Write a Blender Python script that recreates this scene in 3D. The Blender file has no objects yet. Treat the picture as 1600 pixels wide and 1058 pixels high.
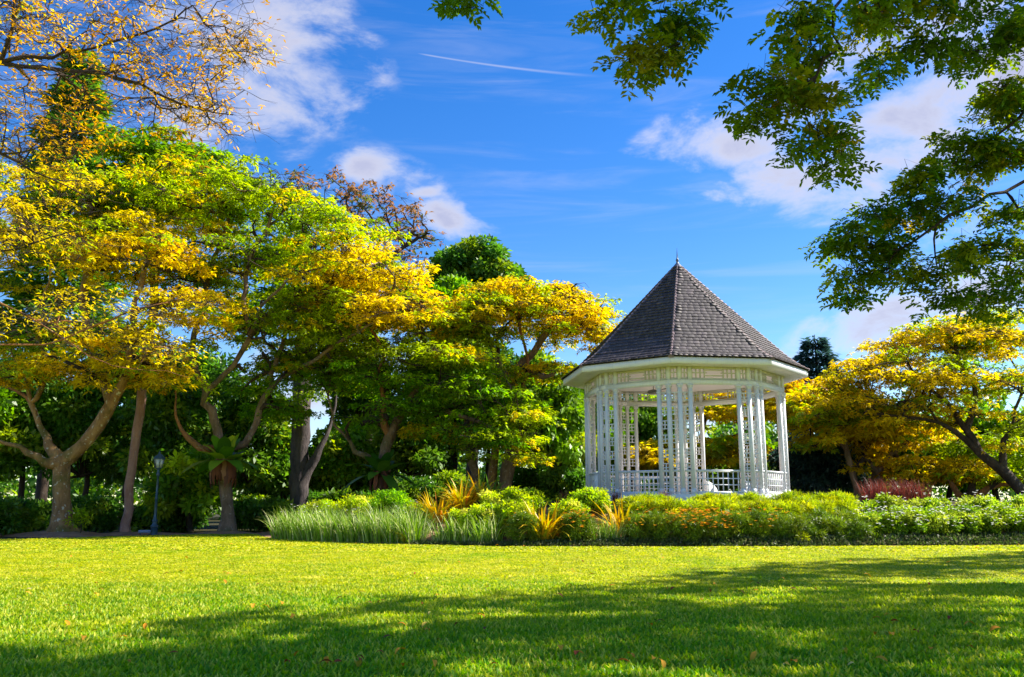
import bpy, math
import numpy as np
from mathutils import Matrix, Vector

R = np.random.default_rng(11)
rad = math.radians
scene = bpy.context.scene
COL = scene.collection

# ------------------------------------------------------------------ camera
EYE = 1.35
FPX = 1400.0                      # focal length in pixels of the 1600 px wide photograph
PITCH = math.atan(261 / FPX)
CP, SP = math.cos(PITCH), math.sin(PITCH)
cam_d = bpy.data.cameras.new('camera')
cam_d.sensor_width = 36.0
cam_d.lens = 36.0 * FPX / 1600
cam_d.clip_start = 0.1
cam_d.clip_end = 3000
cam = bpy.data.objects.new('camera', cam_d)
cam.location = (0, 0, EYE)
cam.rotation_euler = (rad(90) + PITCH, 0, 0)
COL.objects.link(cam)
scene.camera = cam

# ------------------------------------------------------------------ light
SUN_AZ, SUN_EL = rad(14), rad(42)          # azimuth behind the right hand side
SUN = np.array([math.cos(SUN_EL) * math.cos(SUN_AZ), math.cos(SUN_EL) * math.sin(SUN_AZ), math.sin(SUN_EL)])
sd = bpy.data.lights.new('sun', 'SUN')
sd.energy = 5.0
sd.angle = rad(0.6)
sd.color = (1.0, 0.94, 0.84)
so = bpy.data.objects.new('sun', sd)
so.rotation_euler = Vector(SUN).to_track_quat('Z', 'Y').to_euler()
so.location = (40, 40, 60)
COL.objects.link(so)

scene.view_settings.view_transform = 'Standard'
scene.view_settings.look = 'None'
scene.view_settings.exposure = 1.15
scene.view_settings.gamma = 1
scene.view_settings.use_curve_mapping = False
scene.cycles.max_bounces = 8
scene.cycles.transmission_bounces = 4
scene.cycles.transparent_max_bounces = 4
scene.cycles.sample_clamp_indirect = 6

SKY_STRENGTH = 0.15
world = bpy.data.worlds.new('World')
scene.world = world
world.use_nodes = True


def build_world():
    nt = world.node_tree
    N, L = nt.nodes, nt.links
    N.clear()

    def nd(t, **kw):
        n = N.new(t)
        for k, v in kw.items():
            setattr(n, k, v)
        return n

    def math_(op, a, b=None, c=None, clamp=False):
        n = nd('ShaderNodeMath', operation=op)
        n.use_clamp = clamp
        for i, x in enumerate((a, b, c)):
            if x is None:
                continue
            if isinstance(x, (int, float)):
                n.inputs[i].default_value = x
            else:
                L.new(x, n.inputs[i])
        return n.outputs[0]

    def smooth(x, lo, hi):
        n = nd('ShaderNodeMapRange', interpolation_type='SMOOTHSTEP')
        L.new(x, n.inputs[0])
        n.inputs[1].default_value = lo
        n.inputs[2].default_value = hi
        return n.outputs[0]

    tc = nd('ShaderNodeTexCoord')
    sky = nd('ShaderNodeTexSky', sky_type='NISHITA')
    sky.sun_disc = False
    sky.sun_elevation = SUN_EL
    sky.sun_rotation = math.pi / 2 - SUN_AZ
    sky.altitude = 0
    sky.air_density = 1.0
    sky.dust_density = 0.15
    sky.ozone_density = 3.0
    hs = nd('ShaderNodeHueSaturation')
    hs.inputs['Saturation'].default_value = 1.38
    hs.inputs['Value'].default_value = 0.66
    hs.inputs['Hue'].default_value = 0.512
    L.new(sky.outputs[0], hs.inputs['Color'])

    sep = nd('ShaderNodeSeparateXYZ')
    L.new(tc.outputs['Generated'], sep.inputs[0])
    az = math_('ARCTAN2', sep.outputs[0], sep.outputs[1])
    el = math_('ARCSINE', sep.outputs[2])
    # domain-warped noise in the direction itself, so the clouds go on all round the sky
    def noise(scale, detail, rough, vec=None, dist=0.0):
        n = nd('ShaderNodeTexNoise')
        n.inputs['Scale'].default_value = scale
        n.inputs['Detail'].default_value = detail
        n.inputs['Roughness'].default_value = rough
        n.inputs['Distortion'].default_value = dist
        L.new(vec or tc.outputs['Generated'], n.inputs['Vector'])
        return n.outputs[0]

    mp = nd('ShaderNodeMapping')
    mp.inputs['Scale'].default_value = (1, 1, 1.9)
    L.new(tc.outputs['Generated'], mp.inputs[0])
    n1 = noise(10, 10, 0.62, mp.outputs[0], 0.25)
    n2 = noise(3.1, 5, 0.55, mp.outputs[0], 0.2)
    fine = math_('SUBTRACT', n1, 0.5)

    def pxdir(px, py):
        u, v = (px - 800) / FPX, (529 - py) / FPX
        d = np.array([u, CP - v * SP, SP + v * CP])
        d /= np.linalg.norm(d)
        return math.atan2(d[0], d[1]), math.asin(d[2])

    def blob(px, py, rx, ry, rot, amp):
        a0, e0 = pxdir(px, py)
        dx = math_('MULTIPLY', math_('SUBTRACT', az, a0), math.cos(e0))
        dy = math_('SUBTRACT', el, e0)
        c, s = math.cos(rad(rot)), math.sin(rad(rot))
        rx, ry = rx / 1500, ry / 1500
        X = math_('ADD', math_('MULTIPLY', dx, c / rx), math_('MULTIPLY', dy, s / rx))
        Y = math_('ADD', math_('MULTIPLY', dx, -s / ry), math_('MULTIPLY', dy, c / ry))
        q = math_('ADD', math_('MULTIPLY', X, X), math_('MULTIPLY', Y, Y))
        g = math_('POWER', 2.71828, math_('MULTIPLY', q, -1.0))
        return math_('MULTIPLY', g, amp)

    # cumulus banks: position, half sizes, tilt, weight
    B = [(400, 70, 150, 95, -12, 1.0), (505, 105, 55, 42, -50, .5), (300, 190, 160, 70, 0, .55), (570, 262, 55, 26, 8, .85),
         (665, 300, 30, 10, 8, .8), (710, 345, 75, 26, -18, .8), (620, 290, 120, 60, -20, .3), (120, 330, 140, 90, 0, .6),
         (1140, 222, 95, 48, -12, .85), (1225, 280, 100, 50, -24, .85), (1130, 300, 70, 30, -20, .4), (1420, 170, 130, 50, 14, 0.95), (1330, 130, 140, 70, 10, .5), (1400, 260, 140, 70, 0, .75),
         (1030, 225, 75, 34, 12, .30),
         (1500, 60, 130, 110, 0, .6), (1590, 110, 70, 100, 0, .9), (1380, 500, 120, 42, 16, 0.8), (1520, 440, 140, 100, 10, .75),
         (480, 600, 200, 90, 0, .8), (1130, 640, 130, 60, 0, .75)]
    cov = None
    for b in B:
        g = blob(*b)
        cov = g if cov is None else math_('MAXIMUM', cov, g)
    # the rest of the sky: broken cloud of the same kind away from the view
    away = smooth(math_('ABSOLUTE', az), 0.55, 0.8)
    away = math_('MAXIMUM', away, smooth(el, 0.58, 0.75))
    rest = math_('MULTIPLY', smooth(n2, 0.50, 0.72), math_('MULTIPLY', away, 0.6))
    cov = math_('MAXIMUM', cov, rest)
    field = math_('ADD', cov, math_('MULTIPLY', fine, 2.6))
    field = math_('MULTIPLY', field, smooth(cov, 0.02, 0.2))
    mask = smooth(field, 0.12, 1.0)
    # thin streaks
    m2 = nd('ShaderNodeMapping')
    m2.inputs['Rotation'].default_value = (0, rad(8), 0)
    m2.inputs['Scale'].default_value = (1.2, 1.2, 12)
    L.new(tc.outputs['Generated'], m2.inputs[0])
    st = math_('MULTIPLY', smooth(noise(3.2, 6, 0.6, m2.outputs[0], 0.6), 0.46, 0.85), 0.20)
    # vapour trail: thin straight line across the upper sky
    a0, e0 = pxdir(645, 82); a1, e1 = pxdir(960, 121)
    L_ = math.hypot((a1 - a0) * math.cos(e0), e1 - e0)
    c, s = (a1 - a0) * math.cos(e0) / L_, (e1 - e0) / L_
    dx = math_('MULTIPLY', math_('SUBTRACT', az, a0), math.cos(e0)); dy = math_('SUBTRACT', el, e0)
    tt = math_('ADD', math_('MULTIPLY', dx, c), math_('MULTIPLY', dy, s))
    nn = math_('ABSOLUTE', math_('ADD', math_('MULTIPLY', dx, -s), math_('MULTIPLY', dy, c)))
    wid = math_('ADD', math_('MULTIPLY', tt, 0.006), 0.0012)
    tr = math_('SUBTRACT', 1.0, math_('DIVIDE', nn, wid), clamp=True)
    tr = math_('MULTIPLY', tr, math_('MULTIPLY', smooth(tt, 0.0, 0.02), math_('SUBTRACT', 1.0, smooth(tt, L_ * .55, L_))))
    tr = math_('MULTIPLY', tr, math_('ADD', math_('MULTIPLY', n1, 0.5), 0.1))
    m = math_('MAXIMUM', math_('MAXIMUM', math_('MULTIPLY', mask, 0.93), st), tr)
    # cloud brightness: white rims, lilac-grey bodies
    dens = smooth(field, 0.35, 1.25)
    cc = nd('ShaderNodeMix', data_type='RGBA')
    L.new(math_('MULTIPLY', dens, math_('ADD', math_('MULTIPLY', n2, 0.6), 0.4)), cc.inputs[0])
    cc.inputs[6].default_value = (2.7, 2.7, 3.0, 1)
    cc.inputs[7].default_value = (1.25, 1.35, 2.1, 1)
    mix = nd('ShaderNodeMix', data_type='RGBA')
    L.new(m, mix.inputs[0])
    L.new(hs.outputs[0], mix.inputs[6])
    L.new(cc.outputs[2], mix.inputs[7])
    bg = nd('ShaderNodeBackground')
    bg.inputs[1].default_value = SKY_STRENGTH
    L.new(mix.outputs[2], bg.inputs[0])
    out = nd('ShaderNodeOutputWorld')
    L.new(bg.outputs[0], out.inputs[0])


build_world()


# ------------------------------------------------------------------ helpers
def P(px, py, Y):
    """point at depth Y seen at a pixel of the photograph"""
    u, v = (px - 800) / FPX, (529 - py) / FPX
    t = Y / (CP - v * SP)
    return np.array([u * t, Y, EYE + (SP + v * CP) * t])


def PIX(p):
    p = np.asarray(p, float)
    x, y, z = p[..., 0], p[..., 1], p[..., 2] - EYE
    d = y * CP + z * SP
    return np.stack([800 + FPX * x / d, 529 - FPX * (-y * SP + z * CP) / d], -1)


def GX(px, Y):
    return P(px, 800, Y)[0]


def nrm(a):
    return a / np.maximum(np.linalg.norm(a, axis=-1, keepdims=True), 1e-9)


def sstep(x, a, b):
    t = np.clip((np.asarray(x, float) - a) / (b - a), 0, 1)
    return t * t * (3 - 2 * t)


BX = np.array([-60, -20, -14.5, -11.8, -10.2, -7.4, -3.8, 0, 4.2, 9.8, 17.5, 60.])
BY = np.array([44, 44, 44, 42.5, 38.0, 34.3, 32.0, 30.3, 30.2, 30.4, 31.2, 33.])


def bed_front(x):
    return np.interp(x, BX, BY)


def ground_h(x, y):
    x, y = np.asarray(x, float), np.asarray(y, float)
    a = sstep(y - bed_front(x), 0.2, 4.6) * sstep(x, -9.5, -1.0)
    return 1.55 * a + 0.10 * sstep(y, 40, 60) * (1 - sstep(x, -9.5, -1))


class MB:
    """collects vertices and faces, then links them as one mesh object"""
    def __init__(s):
        s.v, s.f, s.m, s.c, s.n = [], [], [], [], 0

    def add(s, v, f, mi=0, col=None):
        v = np.asarray(v, float).reshape(-1, 3)
        f = np.asarray(f, np.int64)
        s.v.append(v); s.f.append(f + s.n); s.m.append(np.full(len(f), mi, np.int32))
        if col is None:
            col = np.ones((len(v), 3))
        col = np.broadcast_to(np.asarray(col, float), (len(v), 3))
        s.c.append(col)
        s.n += len(v)

    def box(s, c, size, ax=None, mi=0):
        c = np.asarray(c, float); h = np.asarray(size, float) / 2
        k = np.array([[-1, -1, -1], [1, -1, -1], [1, 1, -1], [-1, 1, -1], [-1, -1, 1], [1, -1, 1], [1, 1, 1], [-1, 1, 1]]) * h
        if ax is not None:
            k = k @ np.asarray(ax, float)
        s.add(k + c, [[3, 2, 1, 0], [4, 5, 6, 7], [0, 1, 5, 4], [1, 2, 6, 5], [2, 3, 7, 6], [3, 0, 4, 7]], mi)

    def lathe(s, prof, n=16, c=(0, 0, 0), mi=0, phase=0.0):
        prof = np.asarray(prof, float)
        a = np.arange(n) * 2 * math.pi / n + phase
        v = np.stack([prof[:, None, 0] * np.cos(a), prof[:, None, 0] * np.sin(a), np.repeat(prof[:, 1:2], n, 1)], -1) + np.asarray(c)
        i = np.arange(len(prof) - 1)[:, None] * n; j = np.arange(n)[None]; j2 = (j + 1) % n
        f = np.stack([i + j, i + j2, i + n + j2, i + n + j], -1).reshape(-1, 4)
        s.add(v, f, mi)
        for r_, flip in ((0, True), (len(prof) - 1, False)):
            if prof[r_, 0] > 1e-4:
                ring = v[r_]
                idx = np.arange(n)[::-1] if flip else np.arange(n)
                s.add(ring, idx[None], mi)

    def tube(s, p, r, sides=6, mi=0, lump=0.0, cap=True):
        p = np.asarray(p, float); r = np.asarray(r, float) * np.ones(len(p))
        t = nrm(np.gradient(p, axis=0))
        a = np.cross(t[0], [0, 0, 1.0]) if abs(t[0, 2]) < .9 else np.cross(t[0], [1.0, 0, 0])
        a = nrm(a)
        A = np.empty_like(p)
        for i in range(len(p)):
            a = a - t[i] * a.dot(t[i]); a = a / max(np.linalg.norm(a), 1e-9); A[i] = a
        Bv = np.cross(t, A)
        th = np.arange(sides) * 2 * math.pi / sides
        rr = r[:, None] * np.ones(sides)
        if lump:
            rr = rr * (1 + lump * (R.random((len(p), sides)) - .5))
        v = p[:, None] + rr[..., None] * (np.cos(th)[None, :, None] * A[:, None] + np.sin(th)[None, :, None] * Bv[:, None])
        i = np.arange(len(p) - 1)[:, None] * sides; j = np.arange(sides)[None]; j2 = (j + 1) % sides
        s.add(v, np.stack([i + j, i + j2, i + sides + j2, i + sides + j], -1).reshape(-1, 4), mi)
        if cap:
            s.add(v[-1], np.arange(sides)[None], mi)

    def leaves(s, pos, d, up, Ln, W, col, fold=0.25, mid=0.5, droop=0.0):
        n = len(pos)
        d = nrm(d); side = nrm(np.cross(d, up)); nn = np.cross(side, d)
        Ln = (np.ones(n) * Ln)[:, None]; W = (np.ones(n) * W)[:, None]
        b = pos; m = pos + d * Ln * mid; tip = pos + d * Ln - nn * Ln * droop
        v = np.stack([b, m + side * W / 2 + nn * W * fold, tip, m - side * W / 2 + nn * W * fold], 1).reshape(-1, 3)
        f = (np.arange(n)[:, None] * 4 + np.arange(4)[None])
        s.add(v, f, 0, np.repeat(col, 4, 0))

    def ribbons(s, p, W, side, col):
        """p (n,k,3) centre lines; W (n,k) widths; side (n,3)"""
        n, k = p.shape[:2]
        o = side[:, None] * W[..., None] / 2
        v = np.stack([p - o, p + o], 2).reshape(n, k * 2, 3)
        base = np.arange(n)[:, None, None] * (2 * k)
        q = np.arange(k - 1)[:, None] * 2 + np.array([0, 1, 3, 2])[None]
        f = (base + q[None]).reshape(-1, 4)
        s.add(v.reshape(-1, 3), f, 0, np.repeat(col, 2 * k, 0) if col.ndim == 2 else col.reshape(-1, 3))

    def mesh(s, name, mats, smooth=False):
        me = bpy.data.meshes.new(name)
        V = np.concatenate(s.v).astype(np.float32)
        C = np.concatenate(s.c).astype(np.float32)
        loops = np.concatenate([f.ravel() for f in s.f]).astype(np.int32)
        sizes = np.concatenate([np.full(len(f), f.shape[1], np.int32) for f in s.f])
        starts = (np.cumsum(sizes) - sizes).astype(np.int32)
        me.vertices.add(len(V)); me.vertices.foreach_set('co', V.ravel())
        me.loops.add(len(loops)); me.loops.foreach_set('vertex_index', loops)
        me.polygons.add(len(sizes)); me.polygons.foreach_set('loop_start', starts)
        me.polygons.foreach_set('loop_total', sizes)
        me.polygons.foreach_set('material_index', np.concatenate(s.m))
        if smooth:
            me.polygons.foreach_set('use_smooth', np.ones(len(sizes), bool))
        if np.ptp(C) > 0:
            at = me.color_attributes.new('tint', 'FLOAT_COLOR', 'POINT')
            at.data.foreach_set('color', np.concatenate([C, np.ones((len(C), 1), np.float32)], 1).ravel())
        me.update(calc_edges=True)
        for m in (mats if isinstance(mats, (list, tuple)) else [mats]):
            me.materials.append(m)
        return me

    def obj(s, name, mats, parent=None, smooth=False, kind=None):
        o = bpy.data.objects.new(name, s.mesh(name, mats, smooth))
        COL.objects.link(o)
        if parent is not None:
            o.parent = parent
        if kind:
            o['kind'] = kind
        return o


def tag(o, label, cat, group=None):
    o['label'] = label; o['category'] = cat
    if group:
        o['group'] = group
    return o


def thing(name, label, cat, loc=(0, 0, 0), rz=0.0, group=None):
    o = bpy.data.objects.new(name, None)
    o.empty_display_size = .3
    COL.objects.link(o)
    o.location = [float(q) for q in loc]; o.rotation_euler = (0, 0, rz)
    return tag(o, label, cat, group)


def dup(root, loc, rz=0.0, sc=1.0, label=None, group=None):
    r = root.copy(); COL.objects.link(r)
    r.location = [float(q) for q in loc]; r.rotation_euler = (0, 0, rz)
    r.scale = (sc, sc, sc) if not isinstance(sc, tuple) else sc
    if label:
        r['label'] = label
    if group:
        r['group'] = group
    for ch in list(root.children):
        c = ch.copy(); COL.objects.link(c); c.parent = r
        for g in ch.children:
            d = g.copy(); COL.objects.link(d); d.parent = c
    return r


ORD = ['leftmost', 'second from the left', 'third from the left', 'fourth from the left', 'fifth from the left', 'sixth from the left', 'seventh from the left', 'eighth from the left',
       'ninth from the left', 'tenth from the left', 'eleventh from the left', 'twelfth from the left', 'thirteenth from the left', 'fourteenth from the left']


def ordinal(px, allpx):
    k = sorted(allpx).index(px)
    return 'rightmost' if k == len(allpx) - 1 else ORD[k]


# ------------------------------------------------------------------ materials
def mat_base(name):
    m = bpy.data.materials.new(name); m.use_nodes = True
    nt = m.node_tree
    b = nt.nodes['Principled BSDF']
    return m, nt, b


def n_noise(nt, scale, detail=4, rough=.55, coord='Object', sc=None):
    t = nt.nodes.new('ShaderNodeTexCoord')
    n = nt.nodes.new('ShaderNodeTexNoise')
    n.inputs['Scale'].default_value = scale; n.inputs['Detail'].default_value = detail
    n.inputs['Roughness'].default_value = rough
    src = t.outputs[coord]
    if sc:
        mp = nt.nodes.new('ShaderNodeMapping'); mp.inputs['Scale'].default_value = sc
        nt.links.new(src, mp.inputs[0]); src = mp.outputs[0]
    nt.links.new(src, n.inputs['Vector'])
    return n.outputs[0]


def n_ramp(nt, fac, stops):
    r = nt.nodes.new('ShaderNodeValToRGB')
    e = r.color_ramp.elements
    while len(e) < len(stops):
        e.new(0.5)
    for q, (p, c) in zip(e, stops):
        q.position = p; q.color = (*c, 1)
    nt.links.new(fac, r.inputs[0])
    return r.outputs[0]


def n_mix(nt, fac, a, b, mode='MIX'):
    m = nt.nodes.new('ShaderNodeMix'); m.data_type = 'RGBA'; m.blend_type = mode
    for i, x in ((0, fac), (6, a), (7, b)):
        if isinstance(x, (int, float)):
            m.inputs[i].default_value = x
        elif isinstance(x, tuple):
            m.inputs[i].default_value = (*x, 1)
        else:
            nt.links.new(x, m.inputs[i])
    return m.outputs[2]


def n_bump(nt, b, h, strength, dist=.02):
    u = nt.nodes.new('ShaderNodeBump'); u.inputs['Strength'].default_value = strength
    u.inputs['Distance'].default_value = dist
    nt.links.new(h, u.inputs['Height']); nt.links.new(u.outputs[0], b.inputs['Normal'])


def leaf_mat(name, trans=0.45, rough=.45, spec=.35, tsat=1.1, tval=1.25):
    m, nt, b = mat_base(name)
    a = nt.nodes.new('ShaderNodeAttribute'); a.attribute_name = 'tint'
    nt.links.new(a.outputs['Color'], b.inputs['Base Color'])
    b.inputs['Roughness'].default_value = rough
    b.inputs['Specular IOR Level'].default_value = spec
    t = nt.nodes.new('ShaderNodeBsdfTranslucent')
    h = nt.nodes.new('ShaderNodeHueSaturation')
    h.inputs['Saturation'].default_value = tsat; h.inputs['Value'].default_value = tval
    nt.links.new(a.outputs['Color'], h.inputs['Color'])
    nt.links.new(h.outputs[0], t.inputs['Color'])
    x = nt.nodes.new('ShaderNodeMixShader'); x.inputs[0].default_value = trans
    nt.links.new(b.outputs[0], x.inputs[1]); nt.links.new(t.outputs[0], x.inputs[2])
    nt.links.new(x.outputs[0], nt.nodes['Material Output'].inputs[0])
    return m


def bark_mat(name, c1, c2, lichen=0.0, lich_col=(.55, .54, .45), moss=0.0, sc=1.0, bump=.6):
    m, nt, b = mat_base(name)
    n1 = n_noise(nt, 2.6 * sc, 8, .7, 'Object', (1, 1, .35))
    col = n_ramp(nt, n1, [(.33, c1), (.66, c2)])
    if moss:
        f = n_ramp(nt, n_noise(nt, .9, 5, .6), [(.5, (0, 0, 0)), (.62, (moss,) * 3)])
        col = n_mix(nt, f, col, (.10, .11, .02))
    if lichen:
        f = n_ramp(nt, n_noise(nt, 5.5 * sc, 3, .6), [(.60, (0, 0, 0)), (.66, (lichen,) * 3)])
        col = n_mix(nt, f, col, lich_col)
    nt.links.new(col, b.inputs['Base Color'])
    b.inputs['Roughness'].default_value = .85
    b.inputs['Specular IOR Level'].default_value = .2
    n_bump(nt, b, n_noise(nt, 7 * sc, 8, .75, 'Object', (1, 1, .3)), min(1, bump * 1.5), .12)
    return m


def plain_mat(name, col, rough=.5, var=.12, scale=3.0, spec=.4, bump=0.0, metal=0.0):
    m, nt, b = mat_base(name)
    n1 = n_noise(nt, scale, 6, .6)
    lo = tuple(max(0, c * (1 - var)) for c in col); hi = tuple(min(1, c * (1 + var)) for c in col)
    nt.links.new(n_ramp(nt, n1, [(.35, lo), (.65, hi)]), b.inputs['Base Color'])
    b.inputs['Roughness'].default_value = rough
    b.inputs['Specular IOR Level'].default_value = spec
    b.inputs['Metallic'].default_value = metal
    if bump:
        n_bump(nt, b, n_noise(nt, scale * 8, 5, .6), bump, .01)
    return m


M = {}
M['leaf'] = leaf_mat('leaf', .55, .5, .3, 1.04, 1.45)
M['leaf_dark'] = leaf_mat('leaf_dark', .45, .42, .4, 1.06, 1.5)
M['blade'] = leaf_mat('blade', .35, .45, .4, 1.1, 1.2)
M['petal'] = leaf_mat('petal', .4, .6, .2, 1.0, 1.1)
M['bark_lichen'] = bark_mat('bark_lichen', (.17, .085, .035), (.48, .28, .12), .9, (.62, .58, .46), .7)
M['bark_brown'] = bark_mat('bark_brown', (.11, .07, .042), (.34, .22, .14), .4, (.45, .40, .33), .5)
M['bark_dark'] = bark_mat('bark_dark', (.03, .022, .016), (.10, .07, .05), .15, (.3, .28, .24))
M['bark_orange'] = bark_mat('bark_orange', (.20, .085, .035), (.46, .20, .075), .35, (.5, .4, .3), .2)
M['bark_pink'] = bark_mat('bark_pink', (.25, .12, .08), (.44, .26, .20), .25, (.58, .45, .38), 0, .8, .35)
M['bark_grey'] = bark_mat('bark_grey', (.05, .042, .045), (.15, .12, .115), .1, (.3, .28, .26))
M['white'] = plain_mat('white_paint', (.77, .78, .79), .45, .035, 1.3, .4, .05)
def weathered_white():
    m, nt, b = mat_base('white_paint')
    c = n_ramp(nt, n_noise(nt, 1.3, 6, .6), [(.35, (.74, .75, .76)), (.65, (.81, .82, .83))])
    st = n_ramp(nt, n_noise(nt, 7, 7, .7, 'Object', (1.6, 1.6, .22)), [(.52, (0, 0, 0)), (.75, (.42, .42, .42))])
    c = n_mix(nt, st, c, (.50, .49, .43))
    nt.links.new(c, b.inputs['Base Color'])
    b.inputs['Roughness'].default_value = .5
    b.inputs['Specular IOR Level'].default_value = .35
    n_bump(nt, b, n_noise(nt, 14, 5, .6), .08, .01)
    return m


M['white'] = weathered_white()
M['cream_shade'] = plain_mat('cream_paint_shade', (.62, .61, .51), .5, .05, 1.5, .35, .05)  # part cream paint, part shade and bounce tint under the eaves put into the colour
M['white_ceiling'] = plain_mat('white_ceiling', (.90, .86, .83), .6, .03, .8, .3)
M['iron'] = plain_mat('lamp_iron', (.035, .075, .11), .4, .2, 4, .5)
M['fan'] = plain_mat('fan_metal', (.16, .15, .14), .4, .1, 3, .5)
M['hip'] = plain_mat('hip_tile', (.24, .175, .17), .7, .35, 5, .3, .3)
M['finial'] = plain_mat('finial_lead', (.10, .12, .17), .4, .2, 5, .5)
M['plaque'] = plain_mat('plaque', (.22, .28, .42), .5, .25, 9, .4)
M['dead_leaf'] = leaf_mat('dead_leaf', .15, .8, .1)


def glass_mat():
    m, nt, b = mat_base('lamp_glass')
    b.inputs['Base Color'].default_value = (.72, .76, .68, 1)
    b.inputs['Roughness'].default_value = .25
    b.inputs['Transmission Weight'].default_value = .25
    n_bump(nt, b, n_noise(nt, 12, 3, .5), .1, .01)
    return m


M['glass'] = glass_mat()
M['floor'] = plain_mat('floor_tiles', (.74, .62, .55), .5, .15, 2, .4)


def shingle_mat():
    m, nt, b = mat_base('shingle_wood')
    oi = nt.nodes.new('ShaderNodeAttribute'); oi.attribute_name = 'tint'
    n1 = n_noise(nt, 7, 7, .7, 'Object', (1, 1, 1))
    c = n_ramp(nt, n1, [(.3, (.038, .030, .030)), (.55, (.075, .061, .058)), (.75, (.145, .118, .110))])
    c = n_mix(nt, 1.0, c, oi.outputs['Color'], 'MULTIPLY')
    nt.links.new(c, b.inputs['Base Color'])
    b.inputs['Roughness'].default_value = .62
    b.inputs['Specular IOR Level'].default_value = .4
    n_bump(nt, b, n_noise(nt, 26, 5, .7), .5, .012)
    return m


M['shingle'] = shingle_mat()


def ground_mat(name, stops, scale, fine, bump, stops2=None):
    m, nt, b = mat_base(name)
    a = n_ramp(nt, n_noise(nt, scale, 8, .65), stops)
    if stops2:
        f = n_ramp(nt, n_noise(nt, fine, 4, .7), stops2)
        a = n_mix(nt, 1.0, a, f, 'MULTIPLY')
    nt.links.new(a, b.inputs['Base Color'])
    b.inputs['Roughness'].default_value = .9
    b.inputs['Specular IOR Level'].default_value = .15
    n_bump(nt, b, n_noise(nt, fine, 4, .7), bump, .03)
    return m


M['lawn'] = ground_mat('lawn_turf', [(.3, (.26, .31, .012)), (.5, (.36, .38, .014)), (.72, (.46, .42, .03))], .55, 30, .8,
                       [(.3, (.6, .65, .5)), (.6, (1, 1, 1))])
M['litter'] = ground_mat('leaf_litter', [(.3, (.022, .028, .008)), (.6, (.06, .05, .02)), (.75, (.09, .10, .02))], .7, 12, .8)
M['soil'] = ground_mat('bare_soil', [(.3, (.20, .10, .06)), (.6, (.36, .21, .13)), (.75, (.46, .30, .20))], 1.6, 18, .7)


def grass_mat():
    m, nt, b = mat_base('grass_blades')
    oi = nt.nodes.new('ShaderNodeObjectInfo')
    g = n_noise(nt, .22, 4, .6, 'Object')
    geo = nt.nodes.new('ShaderNodeNewGeometry')
    pn = nt.nodes.new('ShaderNodeTexNoise'); pn.inputs['Scale'].default_value = .35; pn.inputs['Detail'].default_value = 5
    nt.links.new(geo.outputs['Position'], pn.inputs['Vector'])
    sep = nt.nodes.new('ShaderNodeSeparateXYZ'); nt.links.new(geo.outputs['Position'], sep.inputs[0])
    c1 = n_ramp(nt, oi.outputs['Random'], [(.0, (.08, .24, .005)), (.4, (.18, .38, .006)), (.75, (.36, .46, .008)), (1.0, (.62, .58, .08))])
    c2 = n_ramp(nt, oi.outputs['Random'], [(.0, (.20, .30, .006)), (.3, (.36, .42, .008)), (.65, (.54, .54, .012)), (1.0, (.66, .60, .08))])
    mr = nt.nodes.new('ShaderNodeMapRange'); mr.inputs[1].default_value = 8; mr.inputs[2].default_value = 19
    nt.links.new(sep.outputs[1], mr.inputs[0])
    ma = nt.nodes.new('ShaderNodeMath'); ma.operation = 'ADD'; nt.links.new(mr.outputs[0], ma.inputs[0])
    mm = nt.nodes.new('ShaderNodeMath'); mm.operation = 'MULTIPLY_ADD'; nt.links.new(pn.outputs[0], mm.inputs[0])
    mm.inputs[1].default_value = 2.4; mm.inputs[2].default_value = -1.25
    nt.links.new(mm.outputs[0], ma.inputs[1]); ma.use_clamp = True
    c = n_mix(nt, ma.outputs[0], c1, c2)
    nt.links.new(c, b.inputs['Base Color'])
    b.inputs['Roughness'].default_value = .5
    b.inputs['Specular IOR Level'].default_value = .25
    t = nt.nodes.new('ShaderNodeBsdfTranslucent')
    h = nt.nodes.new('ShaderNodeHueSaturation'); h.inputs['Value'].default_value = 1.5; h.inputs['Saturation'].default_value = 1.05
    nt.links.new(c, h.inputs['Color']); nt.links.new(h.outputs[0], t.inputs['Color'])
    x = nt.nodes.new('ShaderNodeMixShader'); x.inputs[0].default_value = .45
    nt.links.new(b.outputs[0], x.inputs[1]); nt.links.new(t.outputs[0], x.inputs[2])
    nt.links.new(x.outputs[0], nt.nodes['Material Output'].inputs[0])
    return m


M['grass'] = grass_mat()


# ------------------------------------------------------------------ terrain
def sheet(name, xs, ys, mat, dz=0.0, keep=None, zf=ground_h):
    X, Y = np.meshgrid(xs, ys)
    Z = zf(X, Y) + dz
    n = len(xs)
    i, j = np.meshgrid(np.arange(len(ys) - 1), np.arange(n - 1), indexing='ij')
    f = np.stack([i * n + j, i * n + j + 1, (i + 1) * n + j + 1, (i + 1) * n + j], -1).reshape(-1, 4)
    if keep is not None:
        cx = (X[:-1, :-1] + X[1:, 1:]) / 2; cy = (Y[:-1, :-1] + Y[1:, 1:]) / 2
        f = f[keep(cx, cy).ravel()]
    mb = MB(); mb.add(np.stack([X, Y, Z], -1).reshape(-1, 3), f)
    return mb.obj(name, mat, smooth=True, kind='structure')


xs = np.unique(np.concatenate([np.linspace(-900, -40, 22), np.linspace(-40, 40, 161), np.linspace(40, 900, 22)]))
ys = np.unique(np.concatenate([np.linspace(-60, 26, 40), np.linspace(26, 62, 109), np.linspace(62, 1500, 30)]))
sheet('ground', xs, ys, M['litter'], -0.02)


def lawn_edge(x):
    back = np.interp(x, [-60, -22, -19, -16.5, -13.8, -11.6], [35, 35.3, 37.5, 40.6, 43.4, 43.2])
    return np.where(x < -11.6, back, bed_front(x))


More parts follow.
